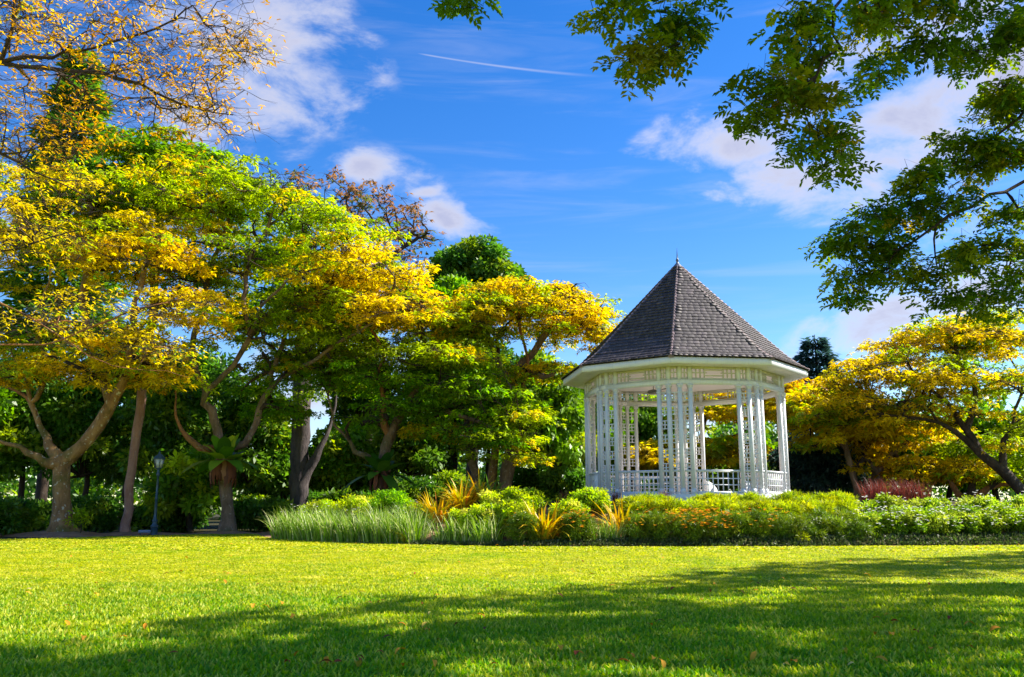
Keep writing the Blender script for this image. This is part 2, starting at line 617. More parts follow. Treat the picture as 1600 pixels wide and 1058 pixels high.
def lawn_sheet():
    xs = np.linspace(-60, 60, 241)
    t = np.linspace(0, 1, 60)
    X = np.repeat(xs[None], 60, 0)
    e = lawn_edge(xs) + .08 * np.sin(xs * 3.1) + .05 * np.sin(xs * 7.7)
    Y = -30 + (e[None] + 30) * t[:, None]
    Z = ground_h(X, Y) + .006
    n = len(xs)
    i, j = np.meshgrid(np.arange(59), np.arange(n - 1), indexing='ij')
    f = np.stack([i * n + j, i * n + j + 1, (i + 1) * n + j + 1, (i + 1) * n + j], -1).reshape(-1, 4)
    mb = MB(); mb.add(np.stack([X, Y, Z], -1).reshape(-1, 3), f)
    return mb.obj('lawn', M['lawn'], smooth=True, kind='structure')


lawn_sheet()


def bed_sheet():
    xs = np.linspace(-12.2, 26, 160)
    t = np.linspace(0, 1, 24)
    X = np.repeat(xs[None], 24, 0)
    e = bed_front(xs) - .12 + .08 * np.sin(xs * 2.3)
    Y = e[None] + 3.4 * t[:, None]
    Z = ground_h(X, Y) + .02 + .03 * sstep(Y - e[None], .05, .5) + .02 * np.sin(X * 5 + Y * 7)
    Z[0] -= .06
    n = len(xs)
    i, j = np.meshgrid(np.arange(23), np.arange(n - 1), indexing='ij')
    f = np.stack([i * n + j, i * n + j + 1, (i + 1) * n + j + 1, (i + 1) * n + j], -1).reshape(-1, 4)
    mb = MB(); mb.add(np.stack([X, Y, Z], -1).reshape(-1, 3), f)
    return mb.obj('flower_bed_soil', M['soil'], smooth=True, kind='structure')


bed_sheet()


def mound(x, y, rx, ry, h):
    r = np.linspace(0, 1, 12); a = np.linspace(0, 2 * math.pi, 40, endpoint=False)
    wob = 1 + .18 * np.sin(a * 3 + x) + .1 * np.sin(a * 7 + y)
    X = x + rx * r[:, None] * np.cos(a) * wob; Y = y + ry * r[:, None] * np.sin(a) * wob
    Z = ground_h(X, Y) + .014 + h * (1 - r[:, None] ** 2) ** 1.5 - .06 * (r[:, None] > .99) + .03 * h * np.sin(X * 9) * np.cos(Y * 8) * (1 - r[:, None])
    n = 40
    i, j = np.meshgrid(np.arange(11), np.arange(n), indexing='ij'); j2 = (j + 1) % n
    f = np.stack([i * n + j, (i + 1) * n + j, (i + 1) * n + j2, i * n + j2], -1).reshape(-1, 4)
    mb = MB(); mb.add(np.stack([X, Y, Z], -1).reshape(-1, 3), f)
    return mb.obj('soil_mound', M['soil'], smooth=True, kind='structure')


mound(GX(97, 41.5), 41.5, 2.4, 1.6, .22)
mound(GX(215, 43.2), 43.0, 2.6, .9, .12)
mound(GX(355, 43.7), 43.6, 1.6, 1.0, .16)


# ------------------------------------------------------------------ gazebo
GZ_Y = 39.5
GZ_X = GX(1072, GZ_Y)
GZ_Z = 1.67
g_ang = math.atan2(-GZ_X, GZ_Y)
gazebo = thing('gazebo', 'white octagonal bandstand gazebo with dark shingled pointed roof and lattice panels', 'gazebo',
               (GZ_X, GZ_Y, GZ_Z), g_ang)
TH0 = -4.0
RC, RE = 4.35, 5.36
C8 = math.cos(rad(22.5))


def vert(k, r):
    a = rad(TH0 + 45 * k)
    return np.array([r * math.sin(a), -r * math.cos(a)])


def frame(k):
    a = rad(TH0 + 45 * k + 22.5)
    n = np.array([math.sin(a), -math.cos(a), 0.]); t = np.array([math.cos(a), math.sin(a), 0.])
    return n, t


def axes(t):
    t = np.asarray(t, float); z = np.array([0, 0, 1.]); y = np.cross(z, t)
    return np.stack([t, y, z])


def octagon(r0, z0, r1, z1):
    """closed octagonal slab between two rings"""
    mb = MB()
    a = np.array([[*vert(k, r0), z0] for k in range(8)]); b = np.array([[*vert(k, r1), z1] for k in range(8)])
    j = np.arange(8); j2 = (j + 1) % 8
    mb.add(np.concatenate([a, b]), np.stack([j, j2, j2 + 8, j + 8], -1))
    mb.add(a, [list(range(8))[::-1]]); mb.add(b, [list(range(8))])
    return mb


pl = octagon(RC + .20, -.75, RC + .20, .0)
pl2 = octagon(RC + .13, .0, RC + .13, .13)
for a, b, c in zip(pl2.v, pl2.f, pl2.m):
    pl.add(a, b - b.min())
pl.obj('plinth', M['white'], gazebo)
fl = octagon(RC + .05, .131, RC + .05, .135)
fl.obj('floor', M['floor'], gazebo)
A = RC * C8
HS = RC * math.sin(rad(22.5))
TI, TO = HS - .66, HS - .23            # inner and outer post of a bay
PW = .145
Z0, ZT = .13, 4.42                     # post foot and capital top
ZS = 5.14                              # soffit


def make_post():
    mb = MB()
    mb.box((0, 0, (Z0 + ZT) / 2), (PW, PW, ZT - Z0))
    mb.box((0, 0, Z0 + .10), (PW + .03, PW + .03, .20 - .004))
    for z, e, h in ((ZT - .30, .035, .035), (ZT - .10, .04, .05), (ZT - .035, .075, .064)):
        mb.box((0, 0, z), (PW + e, PW + e, h))
    # stub above the ring beam
    mb.box((0, 0, (4.60 + ZS) / 2), (PW, PW * .8, ZS - 4.60))
    return mb.mesh('post', M['white'])


post_me = make_post()
post_xy = []
for k in range(8):
    n, t = frame(k)
    for s in (-TO, -TI, TI, TO):
        p = n * A + t * s
        post_xy.append((k, s, p))
        o = bpy.data.objects.new('post', post_me); COL.objects.link(o); o.parent = gazebo
        o.matrix_local = Matrix.Translation(Vector(p)) @ Matrix(axes(t).T.tolist()).to_4x4()


def lattice_mesh(w):
    """tall lattice strip: w is the clear width between posts; x across, z up"""
    mb = MB()
    bt = .040
    z = Z0 + .02
    top = ZT - .33
    seq = [.21, .115, .115]
    i = 0
    hb = []
    z = Z0 + .05
    lastz = None
    while z < top:
        hb.append((z, seq[i % 3])); z += seq[i % 3] + bt; i += 1
    for q, (zz, hh) in enumerate(hb):
        mb.box((0, 0, zz), (w, bt * .8, bt))
        if q % 3 != 0 or q == 0 or abs(zz - .5) < .45:
            mb.box((0, 0, zz + hh / 2 + bt / 2), (bt, bt * .78, hh - .001))
    mb.box((0, 0, z), (w, bt * .8, bt))
    for sgn in (-1, 1):
        mb.box((sgn * (w / 2 - .007), 0, (Z0 + z) / 2), (.016, bt * .9, z - Z0))
    # hand rail continues through
    mb.box((0, 0, 1.03), (w, .09, .06))
    return mb.mesh('lattice_panel', M['white'])


wl = TO - TI - PW + .004
lat_me = lattice_mesh(wl)
chord = 2 * .23 * C8
lat_c = lattice_mesh(chord - PW + .012)


def place(me, name, p, t, z=0.0):
    o = bpy.data.objects.new(name, me); COL.objects.link(o); o.parent = gazebo
    o.matrix_local = Matrix.Translation(Vector((p[0], p[1], z))) @ Matrix(axes(t).T.tolist()).to_4x4()
    return o


def frieze_mesh(w, wide):
    mb = MB(); bt = .042; z0, z1 = 4.60, ZS - .02
    h = z1 - z0
    za, zb = z0 + .10, z1 - .03
    mb.box((0, 0, z1 - .03), (w, .06, .09))
    mb.box((0, 0, z0 + .045), (w, .06, .09))
    zm = (za + zb) / 2
    if wide:
        c = .52
        for s in (-1, 1):
            mb.box((s * (w / 2 - c / 2), 0, zm), (c, bt * 1.4, bt))
            for q in range(4):
                mb.box((s * (w / 2 - q * c / 3 - bt / 2), 0, zm), (bt, bt * 1.5, zb - za))
            mb.box((s * (w / 2 - c - .09), 0, zm), (.07, bt * 1.4, bt))
        for f in (.22, .78):
            mb.box((0, 0, za + (zb - za) * f), (w - 2 * c, bt * 1.4, bt * .9))
    else:
        mb.box((0, 0, zm), (w, bt * 1.4, bt)); mb.box((0, 0, zm), (bt, bt * 1.5, zb - za))
        for s in (-1, 1):
            mb.box((s * (w / 2 - bt / 2), 0, zm), (bt, bt * 1.5, zb - za))
    return mb.mesh('frieze_panel', M['cream_shade'])


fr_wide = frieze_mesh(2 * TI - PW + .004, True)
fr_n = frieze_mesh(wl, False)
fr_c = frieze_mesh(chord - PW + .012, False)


def rail_mesh(w):
    mb = MB(); bt = .036
    mb.box((0, 0, 1.03), (w, .10, .065)); mb.box((0, 0, .985), (w, .06, .03))
    mb.box((0, 0, Z0 + .05), (w, .06, .10))
    n = 9
    for q in range(n):
        mb.box((-w / 2 + w * (q + .5) / n, 0, (Z0 + .09 + .98) / 2), (bt, bt, .98 - Z0 - .09))
    for f in (1 / 3, 2 / 3):
        mb.box((0, 0, Z0 + .1 + (.97 - Z0 - .1) * f), (w, bt * .8, bt))
    return mb.mesh('railing', M['white'])


rail_me = rail_mesh(2 * TI - PW + .004)


def arch_rail():
    mb = MB(); w = 2 * TI - PW + .004
    mb.box((0, 0, 1.03), (w, .10, .065)); mb.box((0, .01, (Z0 + 1.0) / 2), (w, .04, 1.0 - Z0))
    a = np.linspace(0, math.pi, 15)
    mb.tube(np.stack([.42 * np.cos(a), np.full(15, -.012), Z0 + .22 + .42 * np.sin(a)], -1), .02, 5)
    mb.box((0, -.02, Z0 + .06), (w, .05, .12))
    return mb.mesh('arched_railing', M['white'])


arch_me = arch_rail()
ENTRY = 3       # rear right facet stands open
for k in range(8):
    n, t = frame(k); p0 = n * A
    for s in (-1, 1):
        place(lat_me, 'lattice_panel', p0 + t * s * (TI + TO) / 2, t)
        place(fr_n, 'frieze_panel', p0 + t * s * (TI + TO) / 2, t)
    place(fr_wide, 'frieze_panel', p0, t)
    a = rad(TH0 + 45 * (k + 1))
    nn = np.array([math.sin(a), -math.cos(a), 0.]); tt = np.array([math.cos(a), math.sin(a), 0.])
    pc = nn * (RC - .23 * math.sin(rad(22.5)))
    place(lat_c, 'lattice_panel', pc, tt)
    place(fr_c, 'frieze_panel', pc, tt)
    if k == 6:
        place(arch_me, 'railing', p0, t)
    elif k != ENTRY:
        place(rail_me, 'railing', p0, t)
    # ring beam
    mb = MB(); mb.box((0, 0, ZT + .09), (2 * TO + .02, .16, .18)); mb.box((0, -.0, ZT + .165), (2 * TO + .022, .20, .03))
    place(mb.mesh('ring_beam', M['white']), 'ring_beam', p0, t)
    mb = MB(); mb.box((0, 0, ZT + .09), (chord + .06, .156, .176)); mb.box((0, -.0, ZT + .165), (chord + .06, .196, .026))
    place(mb.mesh('ring_beam', M['white']), 'ring_beam', pc, tt)

# curved white wing walls beside the open entry
n, t = frame(ENTRY)
for s in (-1, 1):
    q = np.linspace(0, 1, 12)
    top = .13 + .70 * np.sqrt(np.clip(1 - q ** 1.6, 0, 1))
    v = []
    for i in range(12):
        for w in (-.05, .05):
            for z in (-.6, top[i]):
                p = n * (A + .10 + q[i] * 1.25) + t * (s * (TI - .06) + w)
                v.append((p[0], p[1], z))
    f = []
    for i in range(11):
        b = i * 4
        f += [[b, b + 1, b + 5, b + 4], [b + 2, b + 6, b + 7, b + 3], [b + 1, b + 3, b + 7, b + 5]]
    f += [[0, 2, 3, 1], [44, 45, 47, 46]]
    mb = MB(); mb.add(v, f); mb.obj('wing_wall', M['white'], gazebo)

mb = MB()
for r0, r1, z in ((0.0, RC - .02, ZS),):
    v = [[0, 0, z]] + [[*vert(k, r1), z] for k in range(8)]
    mb.add(v, [[0, (k + 1) % 8 + 1, k + 1] for k in range(8)])
mb.obj('ceiling', M['white_ceiling'], gazebo)
mb = MB()
a = np.array([[*vert(k, RC - .02), ZS + .002] for k in range(8)]); b = np.array([[*vert(k, RE - .02), ZS + .002] for k in range(8)])
j = np.arange(8); j2 = (j + 1) % 8
mb.add(np.concatenate([a, b]), np.stack([j, j2, j2 + 8, j + 8], -1))
mb.obj('soffit', M['white'], gazebo)
ZF = ZS + .25
for k in range(8):
    n, t = frame(k); w = 2 * RE * math.sin(rad(22.5))
    mb = MB()
    o_, i_ = RE * C8, RE * C8 - .05
    k_ = math.tan(rad(22.5))
    v = [[-o_ * k_, -.0, ZS - .02], [o_ * k_, 0, ZS - .02], [o_ * k_, 0, ZF], [-o_ * k_, 0, ZF],
         [-i_ * k_, .05, ZS - .02], [i_ * k_, .05, ZS - .02], [i_ * k_, .05, ZF], [-i_ * k_, .05, ZF]]
    mb.add(v, [[0, 1, 2, 3], [5, 4, 7, 6], [4, 5, 1, 0], [3, 2, 6, 7]])
    place(mb.mesh('fascia', M['white']), 'fascia', n * o_, t)

# roof: bell-cast profile (vertex radius, height)
PR = np.array([5.44, 5.20, 4.90, 4.55, 3.0, 1.6, .12]); PZ = np.array([ZF, ZF + .13, ZF + .33, ZF + .62, ZF + 2.14, ZF + 3.53, ZF + 5.02])
seg = np.concatenate([[0], np.cumsum(np.hypot(np.diff(PR) * C8, np.diff(PZ)))])
SL = seg[-1]


def prof(s):
    return np.interp(s, seg, PR), np.interp(s, seg, PZ)


mb = MB()
for k in range(8):
    for i in range(len(PR) - 1):
        v = [[*vert(k, PR[i] - .04), PZ[i]], [*vert(k + 1, PR[i] - .04), PZ[i]], [*vert(k + 1, PR[i + 1] - .04), PZ[i + 1]], [*vert(k, PR[i + 1] - .04), PZ[i + 1]]]
        mb.add(np.array(v) - [0, 0, .02], [[0, 1, 2, 3]])
roof = mb.obj('roof', M['shingle'], gazebo)


def unit_shingle(i):
    mb = MB()
    c = (.84 + .30 * R.random()) * (1.45 if i % 7 == 3 else .75 if i % 7 == 5 else 1)
    b = MB(); b.box((0, .5, .5), (1, 1, 1))
    v = b.v[0].copy(); v[:4, 2] = 0
    # thin upper edge, thick butt at y=0
    v[(v[:, 1] > .5) & (v[:, 2] > .5), 2] = .25
    v[v[:, 1] < .5, 1] += (R.random() - .5) * .03
    mb.add(v, b.f[0], 0, np.array([c, c * (.96 + .06 * R.random()), c * (.95 + .07 * R.random())]))
    return mb


units = [unit_shingle(i) for i in range(14)]
unit_me = [u.mesh('shingle', M['shingle']) for u in units]
rows = 33
single = []
rest = MB()
EXP = SL / rows
for k in range(8):
    n, t = frame(k)
    for r_ in range(rows):
        s0 = r_ * EXP - .02; s1 = s0 + EXP * 1.35
        ra, za = prof(max(s0, 0)); rb, zb = prof(min(s1, SL))
        pa = n * ra * C8 + np.array([0, 0, za]); pb = n * rb * C8 + np.array([0, 0, zb])
        up = nrm(pb - pa); nn = np.cross(t, up)
        ln = EXP * 1.35
        half = ra * math.sin(rad(22.5))
        half2 = prof(min(s0 + EXP, SL))[0] * math.sin(rad(22.5))
        x = -half + (R.random() * .12)
        cells = []
        while x < half:
            w = .20 + .14 * R.random()
            cells.append((max(x, -half), min(x + w, half))); x += w
        for x0, x1 in cells:
            if x1 - x0 < .03:
                continue
            u = int(R.integers(14)); th = .022 + .008 * R.random()
            j = (R.random() - .5) * .010
            full = x0 > -half2 and x1 < half2
            cen = pa + t * (x0 + x1) / 2 + nn * .012 + up * j
            Mx = np.stack([t * (x1 - x0 - .0015), up * ln + nn * -.014, nn * th * 1.5], 0)
            if full and k in (7, 0) and 1 <= r_ and len(single) < 300:
                o = bpy.data.objects.new('shingle', unit_me[u]); COL.objects.link(o); o.parent = roof
                m4 = Matrix(Mx.T.tolist()).to_4x4(); m4.translation = Vector(cen)
                o.matrix_local = m4
                single.append((r_, o))
            else:
                v = units[u].v[0]
                if not full:      # trim against the hip
                    loc = v.copy()
                    xx = (x0 + x1) / 2 + loc[:, 0] * (x1 - x0)
                    lim = half + (half2 - half) * loc[:, 1] * 1.35
                    xx = np.clip(xx, -lim, lim)
                    wv = pa + up * j + nn * .012 + xx[:, None] * t + loc[:, 1:2] * Mx[1] + loc[:, 2:3] * Mx[2]
                else:
                    wv = cen + v @ Mx
                rest.add(wv, units[u].f[0], 0, units[u].c[0])
    
rest.obj('shingle_courses', M['shingle'], roof, kind='stuff')

# hip caps: short overlapping pieces
for k in range(8):
    mb = MB()
    for r_ in range(34):
        s0 = SL * r_ / 34; s1 = min(s0 + SL / 34 * 1.25, SL)
        ra, za = prof(s0); rb, zb = prof(s1)
        a = np.array([*vert(k, ra), za + .035]); b = np.array([*vert(k, rb), zb + .02])
        ang = rad(TH0 + 45 * k)
        sd_ = np.array([math.cos(ang), math.sin(ang), 0]); o_ = np.array([math.sin(ang), -math.cos(ang), 0])
        w = .115 if r_ < 30 else .07
        dn = np.array([0, 0, -.05]) - o_ * .02
        v = [a - sd_ * w + dn, a + np.array([0, 0, .035]) + o_ * .015, a + sd_ * w + dn, b - sd_ * w * .95 + dn, b + np.array([0, 0, .012]), b + sd_ * w * .95 + dn,
             a - sd_ * w + dn * 2, a + sd_ * w + dn * 2]
        mb.add(v, [[0, 1, 4, 3], [1, 2, 5, 4]]); mb.add(v, [[0, 6, 7, 2]]); mb.add(v, [[0, 2, 1]])
    mb.obj('hip_cap', M['hip'], roof)
mb = MB()
ztip = ZF + 5.02
mb.lathe([(.26, ztip - .14), (.18, ztip - .0), (.09, ztip + .10), (.045, ztip + .17), (.05, ztip + .2), (.075, ztip + .26), (.05, ztip + .32), (.03, ztip + .36), (.022, ztip + .5), (.004, ztip + .86)], 12)
mb.obj('finial', M['finial'], roof, smooth=True)

# ceiling fans hanging below the ceiling
def fan(px, py, depth, rz, label):
    p = P(px, py, depth)
    f = thing('ceiling_fan', label, 'ceiling fan', p, rz, 'ceiling fans in the bandstand')
    mb = MB(); mb.lathe([(.02, -.10), (.20, -.09), (.26, -.03), (.24, .04), (.10, .08), (.03, .10)], 18); mb.obj('motor', M['fan'], f, smooth=True)
    mb = MB(); mb.tube([(0, 0, .09), (0, 0, GZ_Z + ZS - p[2])], .018, 6); mb.obj('down_rod', M['fan'], f)
    for q in range(3):
        a = q * 2 * math.pi / 3
        t_ = np.array([math.cos(a), math.sin(a), 0])
        mb = MB(); mb.box(t_ * .78, (1.1, .14, .012), axes(t_)); mb.obj('blade', M['fan'], f)


fan(1021, 612, 39.0, rad(170), 'grey ceiling fan inside the bandstand behind the left front opening')
fan(1112, 592, 39.3, rad(10), 'grey ceiling fan inside the bandstand behind the right front frieze')


# ------------------------------------------------------------------ trees
def cr(pts, step=.5, wob=.0):
    """smooth a polyline (Catmull-Rom) and resample it"""
    p = np.asarray(pts, float)
    q = np.concatenate([[2 * p[0] - p[1]], p, [2 * p[-1] - p[-2]]])
    out = [p[0]]
    for i in range(len(p) - 1):
        a, b, c, d = q[i:i + 4]
        m = max(2, int(np.linalg.norm(c - b) / step))
        for s in np.linspace(0, 1, m + 1)[1:]:
            out.append(.5 * ((2 * b) + (c - a) * s + (2 * a - 5 * b + 4 * c - d) * s * s + (-a + 3 * b - 3 * c + d) * s ** 3))
    out = np.array(out)
    if wob:
        w = R.normal(0, wob, out.shape); w[0] = 0
        out += w
    return out


def pal_pick(pal, n, jit=.16):
    """pal: list of (weight, rgb)"""
    w = np.array([p[0] for p in pal], float); w /= w.sum()
    c = np.array([p[1] for p in pal], float)[R.choice(len(pal), n, p=w)]
    return c * (1 + R.normal(0, jit, (n, 1))).clip(.5, 1.6)


YEL, ORA, LIM, GRN, DGR, OLV = (.73, .56, .008), (.70, .45, .008), (.38, .49, .010), (.20, .42, .010), (.03, .09, .008), (.36, .33, .012)
BRN = (.28, .13, .035)
PAL = {
    'yellow': [(6, YEL), (2, (.68, .50, .012)), (2, LIM), (1, ORA)],
    'mix': [(4, YEL), (4, LIM), (1, GRN)],
    'lime': [(6, LIM), (2, (.20, .32, .01)), (1, YEL)],
    'green': [(5, GRN), (3, (.28, .46, .01)), (1, LIM)],
    'orange': [(5, (.64, .33, .005)), (3, (.68, .43, .006)), (1, (.42, .20, .02))],
    'gold': [(4, (.67, .48, .010)), (3, YEL), (2.5, LIM), (1.5, OLV)],
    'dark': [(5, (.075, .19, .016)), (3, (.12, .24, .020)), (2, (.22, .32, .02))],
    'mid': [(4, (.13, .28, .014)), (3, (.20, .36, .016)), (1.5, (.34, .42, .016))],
    'blue': [(5, (.028, .07, .055)), (3, (.045, .10, .075))],
    'brown': [(4, (.30, .15, .05)), (3, (.10, .12, .03)), (2, (.38, .22, .09))],
    'over': [(5, (.10, .20, .010)), (3, (.17, .26, .010)), (2, (.28, .32, .010)), (.3, (.5, .38, .02))],
    'overy': [(5, (.18, .27, .012)), (3, (.34, .32, .015)), (1, (.52, .36, .02))],
}


class Skel:
    def __init__(s):
        s.p, s.par, s.slot, s.att, s.d = [], [], [], [], []

    def path(s, pts, parent, slot, att):
        for q in pts:
            d = q - (s.p[parent] if parent >= 0 else q - np.array([0, 0, 1.]))
            s.p.append(np.asarray(q, float)); s.par.append(parent); s.slot.append(slot); s.att.append(att); s.d.append(d / max(np.linalg.norm(d), 1e-6))
            parent = len(s.p) - 1
        return parent


def pads(mb, T, Rp, nros, nl, L_, W_, cols, flat=.16, droop=.30, comp=False):
    """foliage pads: T (n,3) centres, Rp (n) radii"""
    n = len(T)
    idx = np.repeat(np.arange(n), nros)
    N = len(idx)
    r = np.sqrt(R.random(N)) ; a = R.random(N) * 2 * math.pi
    rp = Rp[idx]
    off = np.stack([r * np.cos(a) * rp, r * np.sin(a) * rp, R.normal(0, 1, N) * flat * rp - droop * rp * r * r + .1 * rp], -1)
    c = T[idx] + off
    ccol = cols[idx] * (1 + R.normal(0, .12, (N, 1))).clip(.6, 1.5)
    j = np.repeat(np.arange(N), nl); Q = len(j)
    az = a[j] + R.normal(0, 1.4, Q)
    dz = R.normal(-.25, .35, Q)
    d = np.stack([np.cos(az), np.sin(az), dz], -1)
    up = np.stack([R.normal(0, .45, Q), R.normal(0, .45, Q), np.ones(Q)], -1)
    col = ccol[j] * (1 + R.normal(0, .10, (Q, 1))).clip(.6, 1.4)
    Ls = L_ * (.7 + .6 * R.random(Q)); Ws = W_ * (.7 + .6 * R.random(Q))
    pos = c[j] + R.normal(0, .04, (Q, 3))
    if not comp:
        mb.leaves(pos, d, up, Ls, Ws, col, .22, .5, .15)
    else:
        # pinnate leaf: pairs of leaflets along a rachis
        d = nrm(d); side = nrm(np.cross(d, up)); nn = np.cross(side, d)
        pn = comp
        for q in range(pn):
            s = (q + 1) / pn
            base = pos + d * (Ls * s * .8)[:, None] - nn * (Ls * .25 * s * s)[:, None]
            for sg in (-1, 1):
                dd = d * .55 + side * sg + R.normal(0, .15, (Q, 3))
                mb.leaves(base, dd, nn, Ls * .42 * (.8 + .4 * R.random(Q)), Ws * (.6 + .4 * math.sin(s * 2.6)), col, .12, .6, .15)
        mb.leaves(pos + d * (Ls * .8)[:, None] - nn * (Ls * .25)[:, None], d - nn * .3, nn, Ls * .4, Ws, col, .12, .6, .15)


def grow(name, label, limbs, targets, tcols, bark, leafm='leaf', rb=.4, rtip=.020, Rp=(.7, 1.15), nros=20, nl=5, LW=(.27, .09), comp=False,
         attz=0.0, group=None, cat='tree', flare=.8, twigs=4, sides=8, slots=None, step=.55, flat=.10, droop=.26, wob=.05, bare=None, fbare=0.0, slim=.85):
    """limbs: list of (points, slot); targets (n,3)"""
    base = np.asarray(limbs[0][0][0], float)
    mats = [M[b] for b in (bark if isinstance(bark, (list, tuple)) else [bark])] + [M['bark_dark']]
    DK = len(mats) - 1  # dark bark for branches and twigs in the crown: their shade put into the colour
    root = thing(name, label, cat, base, 0, group)
    S = Skel()
    for i, (pts, slot) in enumerate(limbs):
        pts = np.asarray(pts, float)
        if i == 0:
            S.path(cr(pts, step, wob * .6), -1, slot, 0)
            for q in range(len(S.p)):
                S.att[q] = 1 if S.p[q][2] > attz else 0
        else:
            A_ = np.array(S.p); k = int(np.argmin(np.linalg.norm(A_ - pts[0], axis=1)))
            c = cr(np.concatenate([[S.p[k]], pts[1:]]) if np.linalg.norm(S.p[k] - pts[0]) < 1.2 else np.concatenate([[S.p[k]], pts]), step, wob)
            S.path(c[1:], k, slot, 1)
    T = np.asarray(targets, float)
    A_ = np.array(S.p)
    att = np.array(S.att) > 0
    d0 = np.array([np.min(np.linalg.norm(A_[att] - t, axis=1)) for t in T])
    order = np.argsort(d0)
    cap = len(A_) + len(T) * 40
    PP = np.zeros((cap, 3)); DD = np.zeros((cap, 3)); OK = np.zeros(cap, bool)
    m = len(A_)
    PP[:m] = A_; DD[:m] = np.array(S.d); OK[:m] = att
    for ti in order:
        t = T[ti]
        dv = t - PP[:m]; ds = np.linalg.norm(dv, axis=1)
        cosv = (dv * DD[:m]).sum(1) / np.maximum(ds, 1e-6)
        cost = ds * (1.55 - .55 * cosv) + np.where(dv[:, 2] < -.4, .5 * -dv[:, 2], 0)
        cost[~OK[:m]] = 1e9
        k = int(np.argmin(cost))
        a = PP[k]; L_ = ds[k]
        if L_ < .12:
            continue
        ctl = a + DD[k] * L_ * .45 + np.array([0, 0, .06 * L_])
        ns = max(2, int(L_ / step))
        u = np.linspace(0, 1, ns + 1)[1:, None]
        pts = (1 - u) ** 2 * a + 2 * u * (1 - u) * ctl + u * u * t
        pts[:-1] += R.normal(0, wob * 1.2, (ns - 1, 3)) if ns > 1 else 0
        S.path(pts, k, DK, 1)
        nm = len(S.p)
        PP[m:nm] = pts; DD[m:nm] = np.array(S.d[m:nm]); OK[m:nm] = True
        m = nm
    n = len(S.p)
    par = np.array(S.par); cnt = np.zeros(n)
    haskid = np.zeros(n, bool); haskid[par[par >= 0]] = True
    cnt[~haskid] = 1
    for i in range(n - 1, 0, -1):
        cnt[par[i]] += cnt[i]
    e = math.log(rb / rtip) / math.log(max(cnt[0], 3))
    rr = rtip * cnt ** e
    # keep the taper gradual along each path
    for i in range(1, n):
        rr[i] = min(rr[i], rr[par[i]])
    for i in range(1, n):
        rr[i] = max(rr[i], rr[par[i]] * .80)
    z = np.array(S.p)[:, 2] - base[2]
    prim = np.zeros(n, bool); prim[:len(cr(limbs[0][0], step))] = True
    far = np.zeros(n)
    for i in range(1, n):
        far[i] = 0 if prim[i] else far[par[i]] + 1
    rr = np.maximum(rr * (1 - (1 - slim) * np.minimum(far / 4, 1)), rtip * .8)
    rr = np.where(prim, rr * (1 + flare * np.exp(-np.maximum(z, 0) / .38)), rr)
    kids = [[] for _ in range(n)]
    for i in range(1, n):
        kids[par[i]].append(i)
    mb = MB()
    PA = np.array(S.p) - base
    stack = [(0, -1)]
    while stack:
        i, pa = stack.pop()
        ch = [pa] if pa >= 0 else []
        rad_ = [min(rr[pa] * .85, rr[i] * 1.15)] if pa >= 0 else []
        j = i
        while True:
            ch.append(j); rad_.append(rr[j])
            if not kids[j]:
                break
            ks = sorted(kids[j], key=lambda q: -cnt[q])
            for q in ks[1:]:
                stack.append((q, j))
            j = ks[0]
        if len(ch) < 2:
            continue
        r0 = rad_[0]
        sd_ = sides + 4 if r0 > .3 else sides if r0 > .12 else 5 if r0 > .05 else 3
        sl = S.slot[i] if S.slot[i] < 9 else 0
        mb.tube(PA[ch], rad_, sd_, sl, .30 if r0 > .12 else .12)
    # fine twigs inside the pads
    rp = R.uniform(Rp[0], Rp[1], len(T))
    for ti in range(len(T)):
        for q in range(twigs):
            a = R.random() * 6.283; l_ = rp[ti] * R.uniform(.6, 1.05)
            e_ = np.array([math.cos(a) * l_, math.sin(a) * l_, -.12 * l_ + R.normal(0, .12)])
            md = e_ * .5 + R.normal(0, .08, 3)
            mb.tube(np.array([T[ti], T[ti] + md, T[ti] + e_]) - base, [rtip * .75, rtip * .55, rtip * .3], 3, DK, cap=False)
    mb.obj('trunk', mats, root, smooth=True)
    ml = MB()
    keep = np.ones(len(T), bool) if bare is None else (R.random(len(T)) > bare)
    if fbare:
        keep &= ~((T[:, 1] < np.median(T[:, 1])) & (R.random(len(T)) < fbare))
    pads(ml, T[keep] - base, rp[keep], nros, nl, LW[0], LW[1], tcols[keep], flat, droop, comp)
    ml.obj('crown', M[leafm], root)
    return root


def blobs(lst, shell=.32):
    """lst: (px, py, rx, ry, depth, rdepth, n, palette) -> clump centres and colours"""
    T, Cc = [], []
    for px, py, rx, ry, Y, rd, n, pal in lst:
        c = P(px, py, Y); k = Y * CP / FPX * 1.03
        d = nrm(R.normal(0, 1, (n, 3)))
        d[:, 2] = np.where(d[:, 2] < -.25, -d[:, 2], d[:, 2])
        r = R.random(n) ** (1 / 3.); r = (1 - (1 - r) * (1 - shell)) * R.uniform(.82, 1.2, n)
        T.append(c + d * r[:, None] * np.array([rx * k, rd, ry * k]))
        Cc.append(pal_pick(PAL[pal], n, .12))
    return np.concatenate(T), np.concatenate(Cc)


def PL(*a):
    return [P(*q) for q in a]


def G0(px, Y):
    x = GX(px, Y)
    return np.array([x, Y, float(ground_h(x, Y)) - .05])


